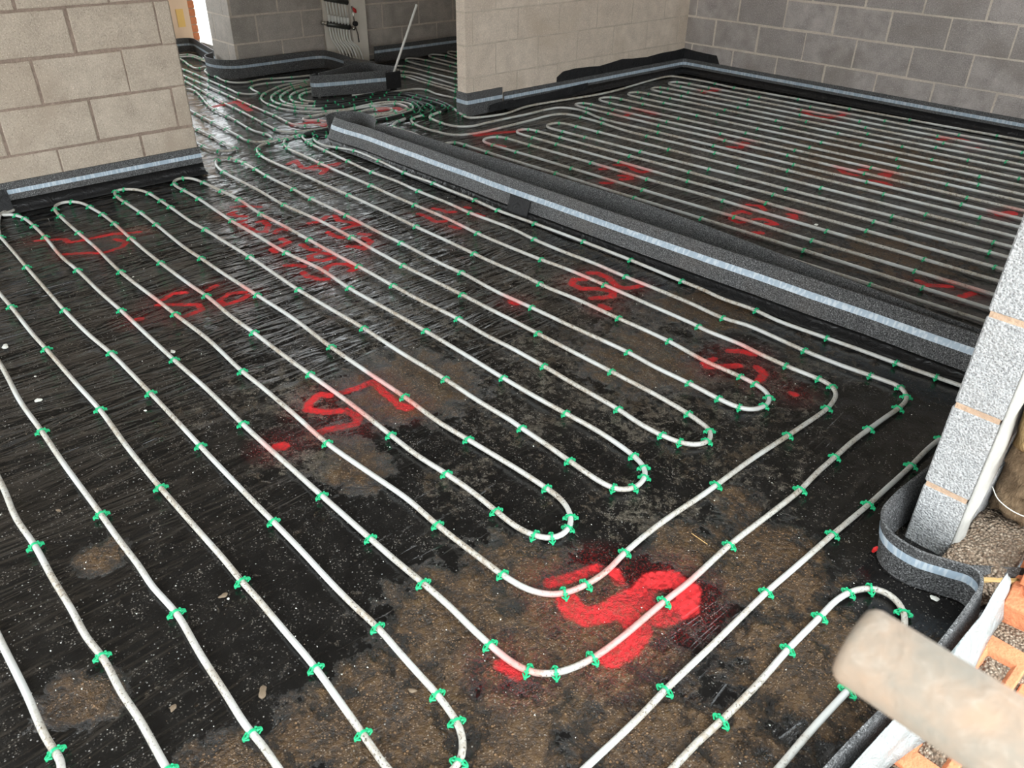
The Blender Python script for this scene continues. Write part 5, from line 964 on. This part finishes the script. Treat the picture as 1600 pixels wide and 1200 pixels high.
# ------------------------------------------------------------------ debris on the membrane
def chip_mesh(name, r, seed, flat=.35):
    rr = random.Random(seed); import bmesh
    bm = bmesh.new(); bmesh.ops.create_icosphere(bm, subdivisions=2, radius=r)
    ax = (rr.uniform(.7, 1.3), rr.uniform(.5, 1.0), flat)
    for v in bm.verts:
        n = 1 + .25 * math.sin(v.co.x / r * 3 + seed) + .2 * math.cos(v.co.y / r * 4 + seed * 2)
        v.co = Vector((v.co.x * ax[0] * n, v.co.y * ax[1] * n, v.co.z * ax[2] + flat * r))
    me = bpy.data.meshes.new(name); bm.to_mesh(me); bm.free(); return me
CH = [[-2.745,0.817,0.011,"w","white plaster chip lying against a pipe left of the S6 mark"],[-3.191,0.361,0.016,"w","largest white plaster chip at the left edge of the floor"],[-2.721,0.344,0.01,"w","flat white plaster chip on the left foreground membrane"],[-2.422,0.589,0.006,"w","narrow upright white plaster chip in the left foreground"],[-3.511,0.958,0.006,"w","small white chip touching the pipe below the left wall"],[-0.29,1.732,0.009,"w","white splash-like chip in front of the curling foam"],[-1.483,0.416,0.009,"b","brown pebble beside a small white one in the foreground"],[-1.466,0.422,0.005,"w","small white crumb beside the brown pebble"],[-1.164,0.356,0.013,"b","smooth brown pebble on the muddy foreground membrane"],[-1.256,0.195,0.01,"b","brown pebble half sunk in mud near the lower left"],[-2.086,0.217,0.007,"b","small brown stone between two pipes at the left"],[-1.826,3.89,0.012,"w","white plaster crumb between the pipes of the right room"],[-3.591,3.954,0.013,"w","flat pale chip between the pipe hairpins of the right room"],[-2.209,5.869,0.02,"w","long white plaster chip near the back wall"],[-2.896,0.383,0.004,"w","tiny white crumb above the flat chip"],[-0.948,0.602,0.009,"b","pale brown stone fragment by the lower pipe bend"]]
for q, (x, y, r, kind, lab) in enumerate(CH):
    nm = 'plaster_chip' if kind == 'w' else 'pebble'
    me_ = chip_mesh(nm, r, q); me_.materials.append(M['chip'] if kind == 'w' else M['stone'])
    o = bpy.data.objects.new(nm, me_); COL.objects.link(o); o.location = (x, y, -.001); o.rotation_euler = (0, 0, q * 1.3); tag(o, lab, 'plaster chip' if kind == 'w' else 'pebble')
VV = []; FF = []; MI = []
base = [(1, 0, 0), (-.5, .87, 0), (-.5, -.87, 0), (0, 0, .9), (.2, .1, -.3)]
for q in range(3600):
    x = -4.6 + 4.4 * rng.random(); y = -.3 + 3.0 * rng.random()
    k = vnoise(np.array([x]), np.array([y]), 2.3, 77)[0]
    if rng.random() > .15 + k * k: continue
    s = .0009 + .0016 * rng.random() ** 3; a = rng.uniform(0, 6.28); b = len(VV)
    for v in base: VV.append((x + s * (v[0] * math.cos(a) - v[1] * math.sin(a)) * rng.uniform(.7, 1.6), y + s * (v[0] * math.sin(a) + v[1] * math.cos(a)), .0002 - .002 * rng.random() + s * v[2]))
    FF += [(b, b + 1, b + 3), (b + 1, b + 2, b + 3), (b + 2, b, b + 3), (b, b + 4, b + 1), (b + 1, b + 4, b + 2), (b + 2, b + 4, b)]; MI += [0 if rng.random() < .6 else 1] * 6
o = mesh_obj('grit', VV, FF, mats=[M['chip'], M['stone']], midx=MI); o['kind'] = 'stuff'; tag(o, 'fine white grit and crumbs scattered over the black membrane', 'grit')
mb = MB(); mb.tube([(-0.840, 1.467, .004), (-0.784, 1.462, .006)], .0012, 6); tag(mb.build('straw', M['wood']), 'thin golden straw lying on the muddy membrane between two pipes', 'straw')
